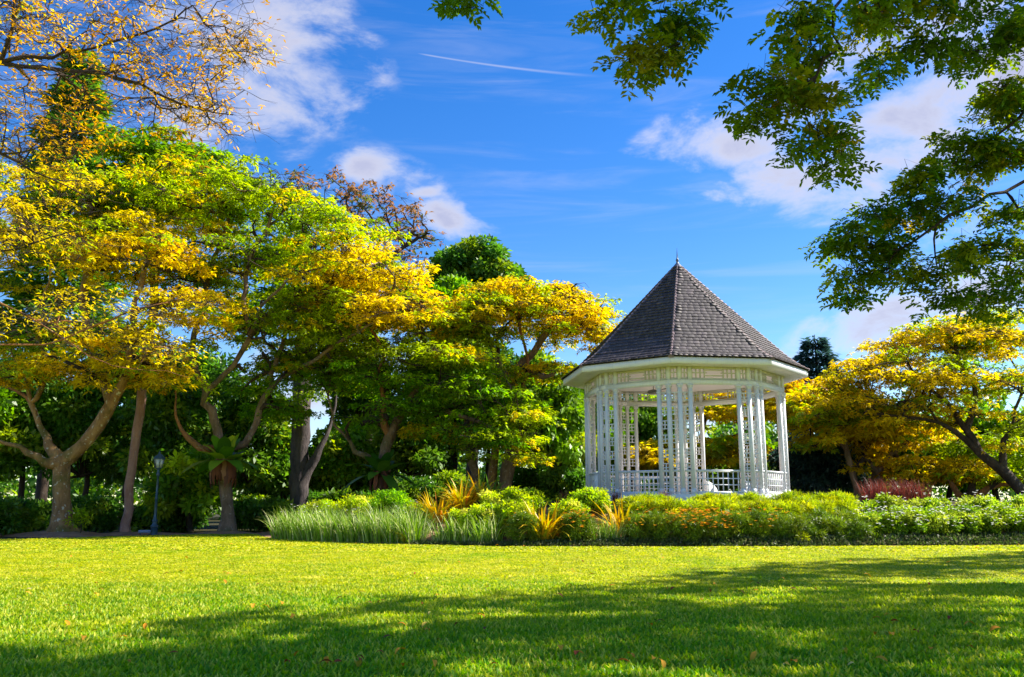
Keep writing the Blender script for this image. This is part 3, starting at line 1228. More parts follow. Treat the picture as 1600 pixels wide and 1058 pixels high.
# forked tree with lichen bark on the left
T, Cc = blobs([(60, 420, 150, 110, 41, 4.5, 95, 'yellow'), (200, 420, 120, 70, 39.5, 3.5, 70, 'yellow'), (190, 560, 90, 55, 39, 2.5, 50, 'yellow'),
               (40, 560, 70, 50, 42, 3, 30, 'mix'), (170, 330, 130, 60, 42, 4, 55, 'mix'), (300, 500, 80, 60, 40, 2.5, 34, 'yellow'), (60, 310, 110, 50, 42, 3, 36, 'mix'), (80, 590, 90, 36, 40.5, 2.5, 34, 'yellow'), (215, 595, 80, 32, 39.5, 2, 30, 'yellow')])
grow('forked_tree', 'forked yellow-leaved tree with lichen-spotted trunk rising from a soil mound', [
    (PL((98, 838, 41.6), (97, 800, 41.6), (97, 760, 41.6), (96, 722, 41.6)), 0),
    (PL((96, 722, 41.6), (125, 700, 41.4), (165, 650, 41.0), (195, 590, 40.5), (205, 540, 40.0), (215, 470, 40), (230, 400, 40)), 0),
    (PL((94, 722, 41.6), (80, 700, 41.7), (65, 665, 42.), (48, 632, 42.2), (42, 590, 42.3), (25, 560, 42.5), (5, 540, 43)), 0),
    (PL((48, 632, 42.2), (62, 605, 42.2), (78, 570, 42.0), (62, 535, 41.8), (66, 480, 41.6), (80, 420, 41)), 1),
    (PL((48, 640, 42.2), (25, 612, 42.4), (-15, 590, 42.6)), 1),
    (PL((92, 728, 41.6), (70, 722, 41.2), (45, 707, 40.8), (10, 693, 40.5), (-40, 680, 40)), 0),
    (PL((180, 630, 40.8), (150, 560, 41.5), (130, 490, 42), (140, 400, 42)), 1),
], T, Cc, ['bark_lichen', 'bark_orange'], rb=.38, attz=P(0, 640, 41)[2], nros=24, nl=5, LW=(.26, .088), fbare=.42, twigs=5, flare=1.3)

# slim straight trunk; its crown is the dark top behind
T, Cc = blobs([(255, 262, 90, 45, 46, 3.5, 60, 'mid'), (250, 330, 110, 50, 47, 4, 50, 'mid')])
grow('straight_tree', 'tall tree with slim straight pinkish trunk beside the lamp post', [
    (PL((196, 838, 43.2), (203, 760, 43.3), (212, 690, 43.4), (221, 625, 43.6), (234, 520, 44), (244, 420, 45), (250, 330, 46), (254, 280, 46)), 0),
], T, Cc, 'bark_pink', 'leaf_dark', rb=.22, rtip=.03, attz=P(0, 420, 45)[2], nros=26, nl=5, LW=(.36, .14), flare=.25, twigs=2)

# tree carrying the first nest fern
T, Cc = blobs([(360, 330, 150, 60, 43, 5, 95, 'lime'), (480, 400, 130, 90, 42, 5, 90, 'lime'), (270, 380, 120, 90, 44, 4, 60, 'mix'),
               (560, 440, 110, 55, 42, 4, 75, 'yellow'), (430, 540, 130, 50, 44.5, 4, 50, 'lime'), (430, 330, 90, 40, 44, 3, 40, 'lime'),
               (460, 610, 70, 35, 46, 3, 26, 'green'), (250, 450, 90, 80, 45.5, 3, 50, 'mix'), (380, 450, 90, 60, 45, 3, 45, 'lime'), (490, 500, 90, 50, 45, 3, 40, 'lime'), (300, 300, 110, 40, 45, 3, 36, 'lime'), (470, 590, 100, 50, 45.5, 3, 44, 'lime'), (430, 650, 60, 26, 46, 2, 18, 'green'), (540, 560, 60, 40, 45, 2.5, 24, 'lime'), (610, 500, 60, 45, 42, 3, 40, 'yellow')])
grow('spreading_tree', 'wide lime-green tree with a nest fern on its trunk left of the flower bed', [
    (PL((355, 836, 43.7), (356, 790, 43.7), (352, 745, 43.7), (345, 700, 43.7)), 0),
    (PL((345, 700, 43.7), (338, 670, 43.6), (328, 640, 43.5), (318, 622, 43.4), (335, 600, 43.3), (365, 570, 43), (392, 525, 42.8), (410, 480, 42.6), (450, 440, 42.5), (500, 420, 42)), 0),
    (PL((345, 703, 43.7), (310, 700, 43.2), (285, 675, 43), (273, 650, 42.8), (276, 620, 42.6), (262, 560, 42.3), (240, 480, 42)), 1),
    (PL((352, 710, 43.7), (385, 690, 43.9), (400, 660, 44), (413, 620, 44), (440, 590, 44), (490, 560, 43.6), (540, 530, 43), (590, 505, 42.4)), 0),
    (PL((322, 628, 43.4), (318, 600, 44), (300, 560, 44.5), (310, 500, 45), (330, 420, 45), (350, 360, 44)), 0),
    (PL((392, 525, 42.8), (380, 470, 43), (395, 400, 43.5), (420, 350, 43.5)), 0),
    (PL((413, 620, 44), (440, 540, 44.5), (470, 480, 44), (520, 440, 43)), 0),
], T, Cc, ['bark_brown', 'bark_orange'], rb=.29, attz=P(0, 620, 43)[2], nros=24, nl=5, LW=(.26, .088), fbare=.42, twigs=5, flare=.7)

# centre tree with the second fern
T, Cc = blobs([(580, 470, 110, 50, 45, 3.5, 70, 'yellow'), (650, 505, 80, 45, 44, 3, 60, 'yellow'), (570, 600, 90, 45, 46, 3.5, 55, 'green'),
               (690, 540, 110, 50, 46, 4, 55, 'lime'), (760, 645, 90, 45, 45, 3, 62, 'green'), (690, 610, 90, 40, 45, 3, 45, 'green'),
               (790, 710, 55, 42, 44, 2.2, 42, 'lime'), (520, 520, 80, 40, 46, 3.5, 40, 'lime'), (680, 690, 60, 30, 45, 2, 16, 'mix'), (650, 560, 80, 30, 43.5, 2.5, 30, 'lime'), (720, 580, 90, 30, 44, 2, 26, 'lime'), (600, 650, 80, 30, 44.5, 2, 26, 'green'), (820, 660, 50, 26, 44, 2, 20, 'lime'), (740, 690, 60, 24, 43.6, 1.6, 22, 'green')])
grow('fern_bearing_tree', 'green and yellow tree with a dark nest fern, rising behind the strap-leaved plants', [
    (PL((600, 815, 46), (600, 780, 46), (598, 745, 46), (600, 715, 46)), 0),
    (PL((600, 715, 46), (612, 680, 46), (630, 640, 46), (655, 600, 45.8), (662, 560, 45.5), (660, 520, 45), (650, 480, 44.5)), 0),
    (PL((598, 725, 46), (570, 715, 45.6), (545, 690, 45.2), (525, 665, 45), (515, 620, 45), (505, 570, 45.4)), 0),
    (PL((607, 690, 46), (597, 650, 45.8), (600, 615, 45.6), (585, 580, 45.6), (570, 540, 45.6)), 1),
    (PL((630, 640, 46), (690, 640, 45.5), (750, 660, 45), (800, 690, 44.4)), 0),
], T, Cc, ['bark_brown', 'bark_orange'], rb=.30, attz=P(0, 700, 45)[2], nros=24, nl=5, LW=(.26, .088), fbare=.42, twigs=5, flare=.5)

# golden umbrella tree left of the gazebo
T, Cc = blobs([(835, 500, 120, 52, 47, 4, 120, 'gold'), (900, 530, 75, 40, 46.5, 3.5, 45, 'gold'), (770, 500, 70, 45, 47, 3.5, 45, 'mix'),
               (860, 590, 70, 25, 47, 3, 26, 'mix'), (810, 465, 80, 22, 48, 3, 40, 'gold')])
grow('umbrella_tree', 'golden umbrella-shaped tree spreading behind the left of the white gazebo', [
    (PL((786, 790, 48), (792, 740, 48), (800, 700, 48), (805, 660, 48), (800, 625, 48)), 0),
    (PL((800, 625, 48), (798, 600, 48), (815, 570, 47.8), (835, 545, 47.5), (860, 515, 47), (900, 500, 46.6)), 0),
    (PL((805, 660, 48), (822, 630, 47.5), (818, 600, 47.4), (826, 560, 47.3), (812, 520, 47)), 1),
    (PL((798, 600, 48), (775, 560, 48), (760, 520, 47.6)), 0),
    (PL((815, 575, 48), (850, 590, 47.4), (880, 575, 47)), 0),
], T, Cc, ['bark_brown', 'bark_orange'], rb=.34, attz=P(0, 620, 48)[2], nros=24, nl=5, LW=(.26, .088), fbare=.12, twigs=5, flare=.4)
# pale trunk stump-like stem and dark stems beneath it
for (a, b, c_, m_, lab) in (((768, 795), (770, 745), (775, 690), 'bark_lichen', 'pale slender trunk just left of the golden umbrella tree'),
                            ((737, 795), (742, 740), (730, 680), 'bark_brown', 'brown leaning trunk between the two ferns and the gazebo')):
    T, Cc = blobs([(c_[0] + 10, c_[1] - 45, 60, 30, 49, 2, 22, 'green')])
    grow('slender_tree', lab, [(PL((a[0], a[1], 48.5), (b[0], b[1], 48.5), (c_[0], c_[1], 49), (c_[0] + 8, c_[1] - 50, 49)), 0)], T, Cc, m_, 'leaf_dark',
         rb=.24, rtip=.03, attz=P(0, c_[1] - 10, 49)[2], nros=26, flare=.3, twigs=2)

# thick dark trunk behind
T, Cc = blobs([(470, 520, 120, 80, 52, 5, 60, 'mid'), (480, 430, 90, 60, 53, 4, 40, 'dark')])
grow('thick_tree', 'thick dark grey trunk standing behind the strap-leaved plants', [
    (PL((466, 825, 50), (467, 770, 50), (469, 700, 50), (472, 640, 50), (475, 560, 51), (478, 480, 52)), 0),
    (PL((478, 770, 50), (497, 700, 50), (520, 650, 50.5), (525, 600, 51)), 0),
], T, Cc, 'bark_grey', 'leaf_dark', rb=.50, rtip=.03, attz=P(0, 600, 51)[2], nros=26, LW=(.36, .14), flare=.35, twigs=2)

# sparse brown-tipped tree far behind
T, Cc = blobs([(590, 350, 85, 55, 62, 4, 70, 'brown'), (500, 310, 80, 40, 63, 4, 48, 'brown'), (640, 380, 50, 28, 62, 3, 30, 'brown'), (620, 415, 50, 25, 61, 3, 24, 'brown')], .3)
grow('sparse_tree', 'tall sparse tree with brown-orange leaf tips rising above the yellow crowns', [
    (PL((575, 800, 62), (575, 650, 62), (580, 520, 62), (585, 440, 62), (590, 390, 62)), 0),
    (PL((582, 480, 62), (540, 400, 62.5), (505, 340, 63)), 0),
    (PL((588, 420, 62), (620, 395, 62), (650, 375, 62)), 0),
], T, Cc, 'bark_dark', 'leaf_dark', rb=.28, rtip=.02, attz=P(0, 460, 62)[2], nros=3, nl=5, LW=(.38, .13), flare=.3, Rp=(.4, .8), twigs=6, flat=.5)

# right-hand trees
T, Cc = blobs([(1480, 560, 120, 55, 46, 4.5, 100, 'gold'), (1400, 600, 110, 45, 45, 4, 70, 'gold'), (1540, 620, 110, 50, 44, 4, 60, 'mix'),
               (1560, 540, 80, 50, 46, 4, 50, 'lime'), (1350, 650, 80, 32, 46, 3, 36, 'gold'), (1450, 655, 90, 30, 44.5, 3, 36, 'gold'), (1620, 700, 60, 50, 43, 3, 26, 'lime')])
grow('leaning_tree', 'large yellow-olive tree whose dark trunk leans in from the right edge', [
    (PL((1625, 800, 44), (1600, 770, 44), (1565, 735, 44), (1530, 705, 44.2), (1510, 670, 44.5)), 0),
    (PL((1530, 705, 44.2), (1490, 670, 44.5), (1440, 655, 44.7), (1390, 650, 45)), 0),
    (PL((1510, 670, 44.5), (1480, 630, 45), (1440, 600, 45), (1420, 570, 45.5)), 0),
    (PL((1510, 670, 44.5), (1525, 620, 45), (1500, 570, 45.5), (1490, 530, 46)), 0),
    (PL((1565, 735, 44), (1570, 690, 44), (1590, 640, 44), (1600, 590, 45)), 0),
], T, Cc, 'bark_dark', rb=.25, slim=.7, attz=P(0, 690, 44)[2], nros=24, nl=5, LW=(.26, .088), fbare=.42, twigs=5, flare=.3)
T, Cc = blobs([(1310, 655, 70, 42, 50, 3, 64, 'gold'), (1262, 650, 45, 36, 51, 2.5, 28, 'gold'), (1330, 690, 70, 40, 49, 3, 34, 'yellow')])
grow('golden_tree', 'golden tree with thin bent stem beside the right of the gazebo', [
    (PL((1342, 790, 49), (1338, 760, 49), (1322, 700, 49.3), (1312, 665, 49.6), (1300, 620, 50)), 0),
    (PL((1322, 700, 49.3), (1290, 660, 50), (1265, 620, 50.6)), 0),
], T, Cc, 'bark_brown', rb=.17, attz=P(0, 700, 49)[2], nros=26, nl=5, LW=(.34, .12), flare=.3)
T, Cc = blobs([(1420, 700, 90, 45, 50, 3.5, 55, 'yellow'), (1390, 740, 60, 26, 49, 2.5, 20, 'yellow'), (1460, 745, 50, 22, 48.5, 2, 16, 'yellow')])
grow('yellow_tree', 'small yellow-leaved tree with stout stem behind the red grasses', [
    (PL((1368, 785, 50), (1370, 755, 50), (1380, 725, 50), (1405, 700, 50)), 0),
    (PL((1372, 745, 50), (1350, 710, 50), (1345, 680, 50.5)), 0),
], T, Cc, 'bark_brown', rb=.28, attz=P(0, 740, 50)[2], nros=18, nl=5, LW=(.32, .13), flare=.3)
T, Cc = blobs([(1540, 720, 70, 40, 47, 3, 34, 'lime'), (1500, 745, 60, 24, 46, 2, 18, 'yellow'), (1585, 750, 40, 22, 46, 2, 14, 'lime')])
grow('low_branching_tree', 'lime-leaved tree with dark stem and orange low boughs at far right', [
    (PL((1512, 790, 46.5), (1520, 755, 46.5), (1528, 715, 47), (1535, 680, 47)), 0),
    (PL((1515, 785, 46.5), (1545, 762, 46), (1580, 755, 46)), 1),
    (PL((1514, 788, 46.5), (1490, 765, 46.4), (1478, 742, 46.4)), 1),
], T, Cc, ['bark_dark', 'bark_orange'], rb=.26, attz=P(0, 745, 46)[2], nros=18, nl=5, LW=(.32, .13), flare=.3)

# tree seen through the gazebo
T, Cc = blobs([(1140, 650, 70, 45, 56, 3.5, 50, 'yellow'), (1120, 715, 60, 30, 55, 3, 40, 'gold'), (1020, 720, 55, 40, 55, 3, 36, 'gold'), (1080, 640, 50, 30, 57, 3, 24, 'lime')])
grow('framed_tree', 'yellow and lime tree seen through the openings of the gazebo', [
    (PL((1075, 800, 56), (1072, 760, 56), (1080, 720, 56), (1095, 690, 56)), 0),
    (PL((1080, 720, 56), (1120, 690, 56), (1150, 680, 56)), 0),
    (PL((1075, 740, 56), (1040, 720, 55.6), (1010, 700, 55)), 0),
], T, Cc, 'bark_dark', rb=.25, attz=P(0, 735, 56)[2], nros=22, nl=5, LW=(.40, .15), flare=.3)

# bare-stemmed tree just right of the gazebo
T, Cc = blobs([(1225, 640, 45, 40, 54, 2.5, 26, 'gold'), (1240, 620, 36, 25, 54, 2.5, 16, 'orange')], .3)
grow('thin_tree', 'thin dark-stemmed tree with sparse orange leaves behind the gazebo posts', [
    (PL((1236, 800, 54), (1232, 740, 54), (1222, 690, 54), (1228, 650, 54), (1215, 610, 54)), 0),
    (PL((1228, 650, 54), (1250, 620, 54), (1256, 600, 54)), 0),
], T, Cc, 'bark_dark', rb=.16, attz=P(0, 690, 54)[2], nros=16, nl=5, LW=(.38, .13), flare=.3)

# sparse orange tree reaching in from beyond the left edge
T, Cc = blobs([(110, 90, 150, 90, 22, 2.6, 95, 'orange'), (260, 150, 110, 95, 22, 2.2, 70, 'orange'), (90, 190, 120, 60, 23, 2.5, 60, 'orange'),
               (240, 40, 110, 40, 21, 2, 40, 'orange'), (60, 290, 100, 50, 25, 2.5, 60, 'yellow'), (345, 120, 55, 95, 21.5, 1.5, 40, 'orange'), (300, 200, 90, 60, 22, 1.6, 40, 'orange'), (20, 20, 80, 50, 22, 2, 40, 'gold'), (60, 230, 80, 60, 24, 2, 50, 'orange'), (375, 60, 40, 50, 21, 1.2, 16, 'orange')], .1)
Ty, Cy = blobs([(70, 400, 90, 60, 28, 2, 60, 'yellow'), (170, 500, 110, 40, 28, 2, 60, 'yellow'), (250, 560, 60, 28, 28.5, 1.5, 26, 'yellow'), (60, 520, 80, 40, 29, 2, 40, 'yellow'),
                (290, 480, 50, 25, 28, 1.3, 12, 'yellow')], .2)
base_l = np.array([-17.5, 25.0, 0.0])
low_l = [P(-60, 440, 26.5), P(0, 475, 27), P(60, 500, 27.6), P(120, 548, 28), P(180, 572, 28.3), P(240, 578, 28.5), P(300, 590, 28.5)]
grow('sparse_orange_tree', 'thinly leafed orange tree with bare dark branches reaching in from the left edge', [
    ([base_l, base_l + [.2, 0, 3], base_l + [.5, .1, 5.5], base_l + [.4, 0, 8]], 0),
    ([base_l + [.5, .1, 5.5]] + low_l, 1),
    ([base_l + [.4, 0, 7], P(-60, 545, 27), P(0, 540, 27.5), P(90, 533, 28), P(170, 500, 28), P(260, 470, 28)], 1),
    ([base_l + [.4, 0, 8], P(-80, 250, 23.5), P(0, 240, 23), P(110, 225, 22.6), P(230, 240, 22.2), P(330, 235, 22)], 0),
    ([base_l + [.4, 0, 8], P(-80, 120, 23), P(0, 95, 22.5), P(100, 85, 22.2), P(200, 60, 22), P(290, 20, 21.5)], 0),
    ([P(0, 95, 22.5), P(90, 110, 22.2), P(180, 120, 22), P(280, 160, 21.8), P(360, 180, 21.6)], 0),
    ([P(0, 240, 23), P(100, 290, 23.5), P(160, 310, 24), P(230, 325, 24)], 0),
    ([P(0, 95, 22.5), P(20, 40, 22), P(30, -30, 22)], 0),
    ([base_l + [.4, 0, 7.5], P(-60, 380, 26.5), P(0, 395, 27), P(80, 370, 27.3), P(130, 360, 27.5)], 0),
], np.concatenate([T, Ty]), np.concatenate([Cc, Cy]), ['bark_dark', 'bark_orange'], rb=.18, rtip=.008, slim=.62, attz=5, nros=5, nl=3, LW=(.17, .05), Rp=(.5, .95), twigs=6, step=.4, flat=.3, wob=.04, bare=.3)


# overhanging foreground tree, its trunk outside the frame at right
def overhang():
    tr = np.array([16.8, 17.5, 0.0])
    # upper crown that shades the lawn (kept above the picture)
    ex = np.array([0, 250, 400, 560, 800, 1000, 1150, 1400, 1600, 2000.]); ey = np.array([1000, 990, 955, 950, 938, 915, 896, 884, 868, 850.])
    T = []
    tries = 0
    gapc = np.array([[480, 1010, 260, 14], [1180, 945, 180, 10], [200, 1010, 200, 12], [900, 965, 120, 8], [1350, 910, 120, 7], [880, 1040, 120, 10], [1560, 905, 120, 8], [1100, 1000, 90, 8]] + [[R.uniform(0, 1600), R.uniform(905, 1055), R.uniform(50, 150), R.uniform(5, 12)] for q in range(16)], float)
    while len(T) < 335 and tries < 40000:
        tries += 1
        g = np.array([R.uniform(-13, 18), R.uniform(4, 29), 0.0])
        px, py = PIX(g)
        if not (py > np.interp(px, ex, ey) + R.normal(0, 3)):
            continue
        if np.any(((px - gapc[:, 0]) / gapc[:, 2]) ** 2 + ((py - gapc[:, 1]) / gapc[:, 3]) ** 2 < 1):
            continue
        h = R.uniform(11.0, 18.5)
        p = g + SUN / SUN[2] * h
        qx, qy = PIX(p)
        if p[1] > 1.5 and qy > -60 and -60 < qx < 1660:
            continue
        T.append(p)
    T = np.array(T)
    Cc = pal_pick(PAL['over'], len(T), .1)
    # sprays in view: pixel ellipses and distance
    V = [(735, 4, 26, 10, 8.5, .3, 9, 'over'), (955, 12, 38, 16, 8.5, .3, 16, 'over'), (1070, 40, 30, 34, 8.8, .3, 20, 'over'), (1050, 78, 24, 14, 8.8, .2, 8, 'over'), (1000, 100, 36, 26, 8.8, .3, 20, 'overy'), (1025, 10, 30, 12, 8.8, .3, 10, 'over'),
         (1262, 30, 40, 36, 9.2, .4, 24, 'over'), (1270, 85, 40, 32, 9.2, .4, 24, 'over'), (1200, 150, 56, 26, 9.2, .4, 32, 'overy'), (1265, 160, 36, 28, 9.2, .3, 22, 'overy'),
         (1190, 185, 40, 12, 9.2, .3, 12, 'overy'), (1290, 205, 26, 22, 9.2, .3, 14, 'overy'), (1255, 240, 24, 10, 9.2, .2, 6, 'overy'), (1300, 255, 22, 10, 9.2, .2, 8, 'overy'),
         (1400, 20, 90, 28, 10, .6, 46, 'overy'), (1500, 10, 60, 20, 10, .6, 24, 'over'), (1420, 90, 50, 24, 10.5, .4, 22, 'over'), (1370, 130, 40, 18, 10.5, .4, 16, 'over'), (1345, 40, 30, 22, 10, .4, 14, 'overy'),
         (1560, 70, 50, 46, 11, .6, 42, 'over'), (1520, 90, 40, 20, 11, .5, 16, 'over'), (1600, 30, 40, 40, 11, .6, 20, 'over'),
         (1575, 170, 44, 50, 11.5, .6, 64, 'over'), (1500, 240, 44, 26, 11.5, .5, 28, 'over'), (1560, 250, 50, 36, 11.5, .6, 60, 'over'),
         (1440, 290, 50, 22, 11.5, .5, 28, 'over'), (1480, 330, 60, 26, 11.5, .5, 32, 'over'), (1380, 340, 46, 22, 11.5, .5, 26, 'over'), (1330, 370, 44, 20, 11.5, .4, 22, 'over'), (1296, 385, 24, 12, 11.5, .4, 8, 'over'),
         (1390, 390, 60, 26, 11.6, .5, 32, 'over'), (1350, 430, 50, 22, 11.6, .4, 22, 'over'), (1330, 470, 22, 14, 11.6, .3, 8, 'over'), (1440, 430, 46, 20, 11.6, .4, 20, 'over'),
         (1540, 400, 60, 30, 11.8, .6, 34, 'over'), (1590, 350, 30, 40, 11.8, .5, 20, 'over'), (1480, 470, 40, 20, 11.8, .4, 14, 'over'), (1560, 470, 60, 28, 12, .6, 28, 'over'), (1590, 430, 30, 30, 12, .5, 14, 'over'),
         (1490, 390, 30, 20, 11.8, .4, 10, 'over')]
    V = [(a, b, c * .92, d * .85, e, f, max(3, int(g * .36)), h) for a, b, c, d, e, f, g, h in V]
    Tv, Cv = blobs(V, .15)
    limbs = [([tr, tr + [.1, 0, 3], tr + [-.2, 0, 6], tr + [-.6, .3, 9], tr + [-1.0, .6, 12]], 0),
             ([tr + [-.2, 0, 5.0], P(1720, 235, 14), P(1610, 280, 12), P(1520, 322, 11.6), P(1455, 358, 11.5), P(1400, 388, 11.5), P(1340, 382, 11.5), P(1300, 385, 11.5)], 0),
             ([P(1400, 388, 11.5), P(1385, 420, 11.6), P(1350, 455, 11.6)], 0),
             ([P(1455, 358, 11.5), P(1458, 400, 11.6), P(1460, 440, 11.7)], 0),
             ([tr + [-.2, 0, 4.6], P(1700, 440, 14), P(1590, 385, 12), P(1530, 385, 11.8), P(1490, 392, 11.8)], 0),
             ([P(1590, 385, 12), P(1570, 430, 12), P(1550, 480, 12)], 0),
             ([tr + [-.4, .1, 7.5], P(1740, 40, 13.5), P(1640, 110, 12), P(1590, 190, 11.6), P(1540, 225, 11.5), P(1490, 255, 11.5)], 0),
             ([P(1640, 110, 12), P(1590, 70, 11.2), P(1530, 80, 11)], 0),
             ([tr + [-.6, .3, 9], P(1560, -200, 12), P(1500, -20, 10.4), P(1460, 60, 10.4), P(1400, 110, 10.5), P(1355, 135, 10.5)], 0),
             ([tr + [-.6, .3, 9], P(1500, -260, 11.5), P(1340, -60, 9.6), P(1310, 20, 9.3), P(1303, 75, 9.2), P(1270, 120, 9.2), P(1210, 150, 9.2), P(1160, 150, 9.2)], 0),
             ([P(1270, 120, 9.2), P(1256, 165, 9.2), P(1272, 215, 9.2), P(1300, 255, 9.2)], 0),
             ([P(1340, -60, 9.6), P(1390, 10, 9.8), P(1430, 20, 10)], 0),
             ([tr + [-1.0, .6, 11], P(1350, -330, 11), P(1130, -50, 9), P(1085, 20, 8.8), P(1050, 70, 8.8), P(1005, 100, 8.8)], 0),
             ([P(1130, -50, 9), P(1030, -30, 8.6), P(960, 5, 8.5)], 0),
             ([P(1030, -30, 8.6), P(850, -60, 8.5), P(740, -5, 8.5)], 0)]
    return T, Cc, Tv, Cv, limbs


T, Cc, Tv, Cv, limbs = overhang()
ov = grow('overhanging_tree', 'green tree overhanging from the right, its leafy boughs crossing the sky', limbs, np.concatenate([Tv, T]), np.concatenate([Cv, Cc]), 'bark_dark',
          rb=.26, rtip=.006, slim=.42, attz=4.4, nros=1, nl=1, LW=(.01, .005), twigs=3, Rp=(.15, .28), step=.4, wob=.03)
for c in list(ov.children):
    if c.name.startswith('crown'):
        bpy.data.objects.remove(c)
mb = MB()
b0 = np.array(ov.location)
pads(mb, Tv - b0, R.uniform(.13, .27, len(Tv)), 4, 3, .19, .050, Cv, .28, .3, comp=4)
pads(mb, T - b0, R.uniform(.8, 1.25, len(T)), 26, 5, .38, .16, Cc, .2, .3)
mb.obj('crown', M['leaf'], ov)


# dense background trees and shrubs: lumpy crowns of leaf faces
def bushy(name, label, cat, base, cz, radii, n, L_, W_, pal, mat='leaf_dark', lumps=40, trunk=.2, bark='bark_dark', group=None, down=False, up=.6, spread=.24, part='crown'):
    base = np.asarray(base, float)
    root = thing(name, label, cat, base, 0, group)
    radii = np.asarray(radii, float)
    d = nrm(R.normal(0, 1, (lumps, 3)))
    d[:, 2] = np.where(d[:, 2] < -.5, -d[:, 2], d[:, 2])
    cen = d * radii * (R.uniform(.45, .95, lumps))[:, None] + [0, 0, cz]
    lc = pal_pick(PAL[pal], lumps, .2)
    i = R.integers(0, lumps, n)
    s = radii.mean() * spread
    off = nrm(R.normal(0, 1, (n, 3))) * (R.random(n) ** .4)[:, None]
    pos = cen[i] + off * s * np.array([1.15, 1.15, .75])
    pos[:, 2] = np.maximum(pos[:, 2], .05)
    dd = off * .8 + R.normal(0, .5, (n, 3)); dd[:, 2] -= (.9 if down else .1)
    up_ = R.normal(0, .6, (n, 3)); up_[:, 2] += up
    col = lc[i] * (1 + R.normal(0, .18, (n, 1))).clip(.5, 1.6)
    mb = MB(); mb.leaves(pos, dd, up_, L_ * R.uniform(.6, 1.3, n), W_ * R.uniform(.7, 1.3, n), col, .2, .5, .1)
    mb.obj(part, M[mat], root)
    mt = MB()
    top = np.array([R.normal(0, .1) * radii[0], 0, max(cz, .3)])
    tp = cr([(0, 0, -.1), top * .5 + R.normal(0, .08 * radii[0], 3) * [1, 1, 0], top], .6)
    mt.tube(tp, np.linspace(trunk, trunk * .5, len(tp)), 6)
    for q in range(min(lumps, 12)):
        mt.tube([top * .6, (top * .6 + cen[q]) / 2 + [0, 0, -.1 * radii[2]], cen[q]], [trunk * .45, trunk * .3, trunk * .12], 4)
    mt.obj('trunk' if cat == 'tree' else 'stem', M[bark], root, smooth=True)
    return root


def at(px, Y):
    return G0(px, Y)


def bush_px(name, label, cat, px, pyc, rx, ry, Y, rd, n, L_, W_, pal, **kw):
    b = at(px, Y); c = P(px, pyc, Y); k = Y / FPX
    return bushy(name, label, cat, b, c[2] - b[2], (rx * k, rd, ry * k), n, L_, W_, pal, **kw)


bush_px('dome_tree', 'dense dark green dome-shaped tree top above the yellow crowns', 'tree', 735, 440, 85, 68, 75, 4, 20000, .55, .26, 'dark', lumps=90, trunk=.6, spread=.2)
bush_px('rounded_tree', 'green rounded tree crown between the dark dome and golden umbrella tree', 'tree', 705, 490, 45, 52, 60, 3, 7000, .45, .2, 'green', lumps=40, trunk=.4)
bush_px('drooping_tree', 'tree with drooping green sprays against the left posts of the gazebo', 'tree', 868, 690, 52, 92, 50, 3, 17000, .42, .16, 'mid', lumps=70, trunk=.3, down=True, spread=.26)
bush_px('conifer_mass', 'dark blue-green spreading conifer right of the gazebo', 'tree', 1290, 735, 75, 58, 53, 3, 16000, .34, .10, 'blue', lumps=60, trunk=.3, spread=.25)
# pointed conifer top far away
def conifer(name, label, px, ptop, pbase, Y, r_px, n, pal):
    b = at(px, Y); top = P(px, ptop, Y)[2] - b[2]; k = Y / FPX
    root = thing(name, label, 'tree', b)
    u = R.random(n) ** .75
    tier = np.floor(u * 16) / 16
    z = top * (1 - u * .62) - .4 * R.random(n)
    r = (r_px * k) * (.10 + .9 * u ** .55) * (.45 + .55 * R.random(n)) * (.85 + .25 * np.sin(u * 50))
    a = R.random(n) * 6.283
    pos = np.stack([r * np.cos(a), r * np.sin(a), z - .25 * r], -1)
    d = np.stack([np.cos(a), np.sin(a), R.normal(-.15, .25, n)], -1)
    upv = R.normal(0, .4, (n, 3)); upv[:, 2] += 1
    mb = MB(); mb.leaves(pos, d, upv, .7 * R.uniform(.6, 1.3, n), .22, pal_pick(PAL[pal], n, .25), .1)
    mb.obj('crown', M['leaf_dark'], root)
    mt = MB(); mt.tube([(0, 0, -.2), (0, 0, top * .5), (0, 0, top)], [.4, .25, .03], 7); mt.obj('trunk', M['bark_dark'], root)


conifer('conifer', 'dark blue-green pointed conifer top above the golden trees at right', 1290, 523, 790, 78, 62, 9000, 'blue')
conifer('conifer', 'tall dark conifer behind the orange leaves at upper left', 62, 78, 790, 60, 100, 22000, 'dark')

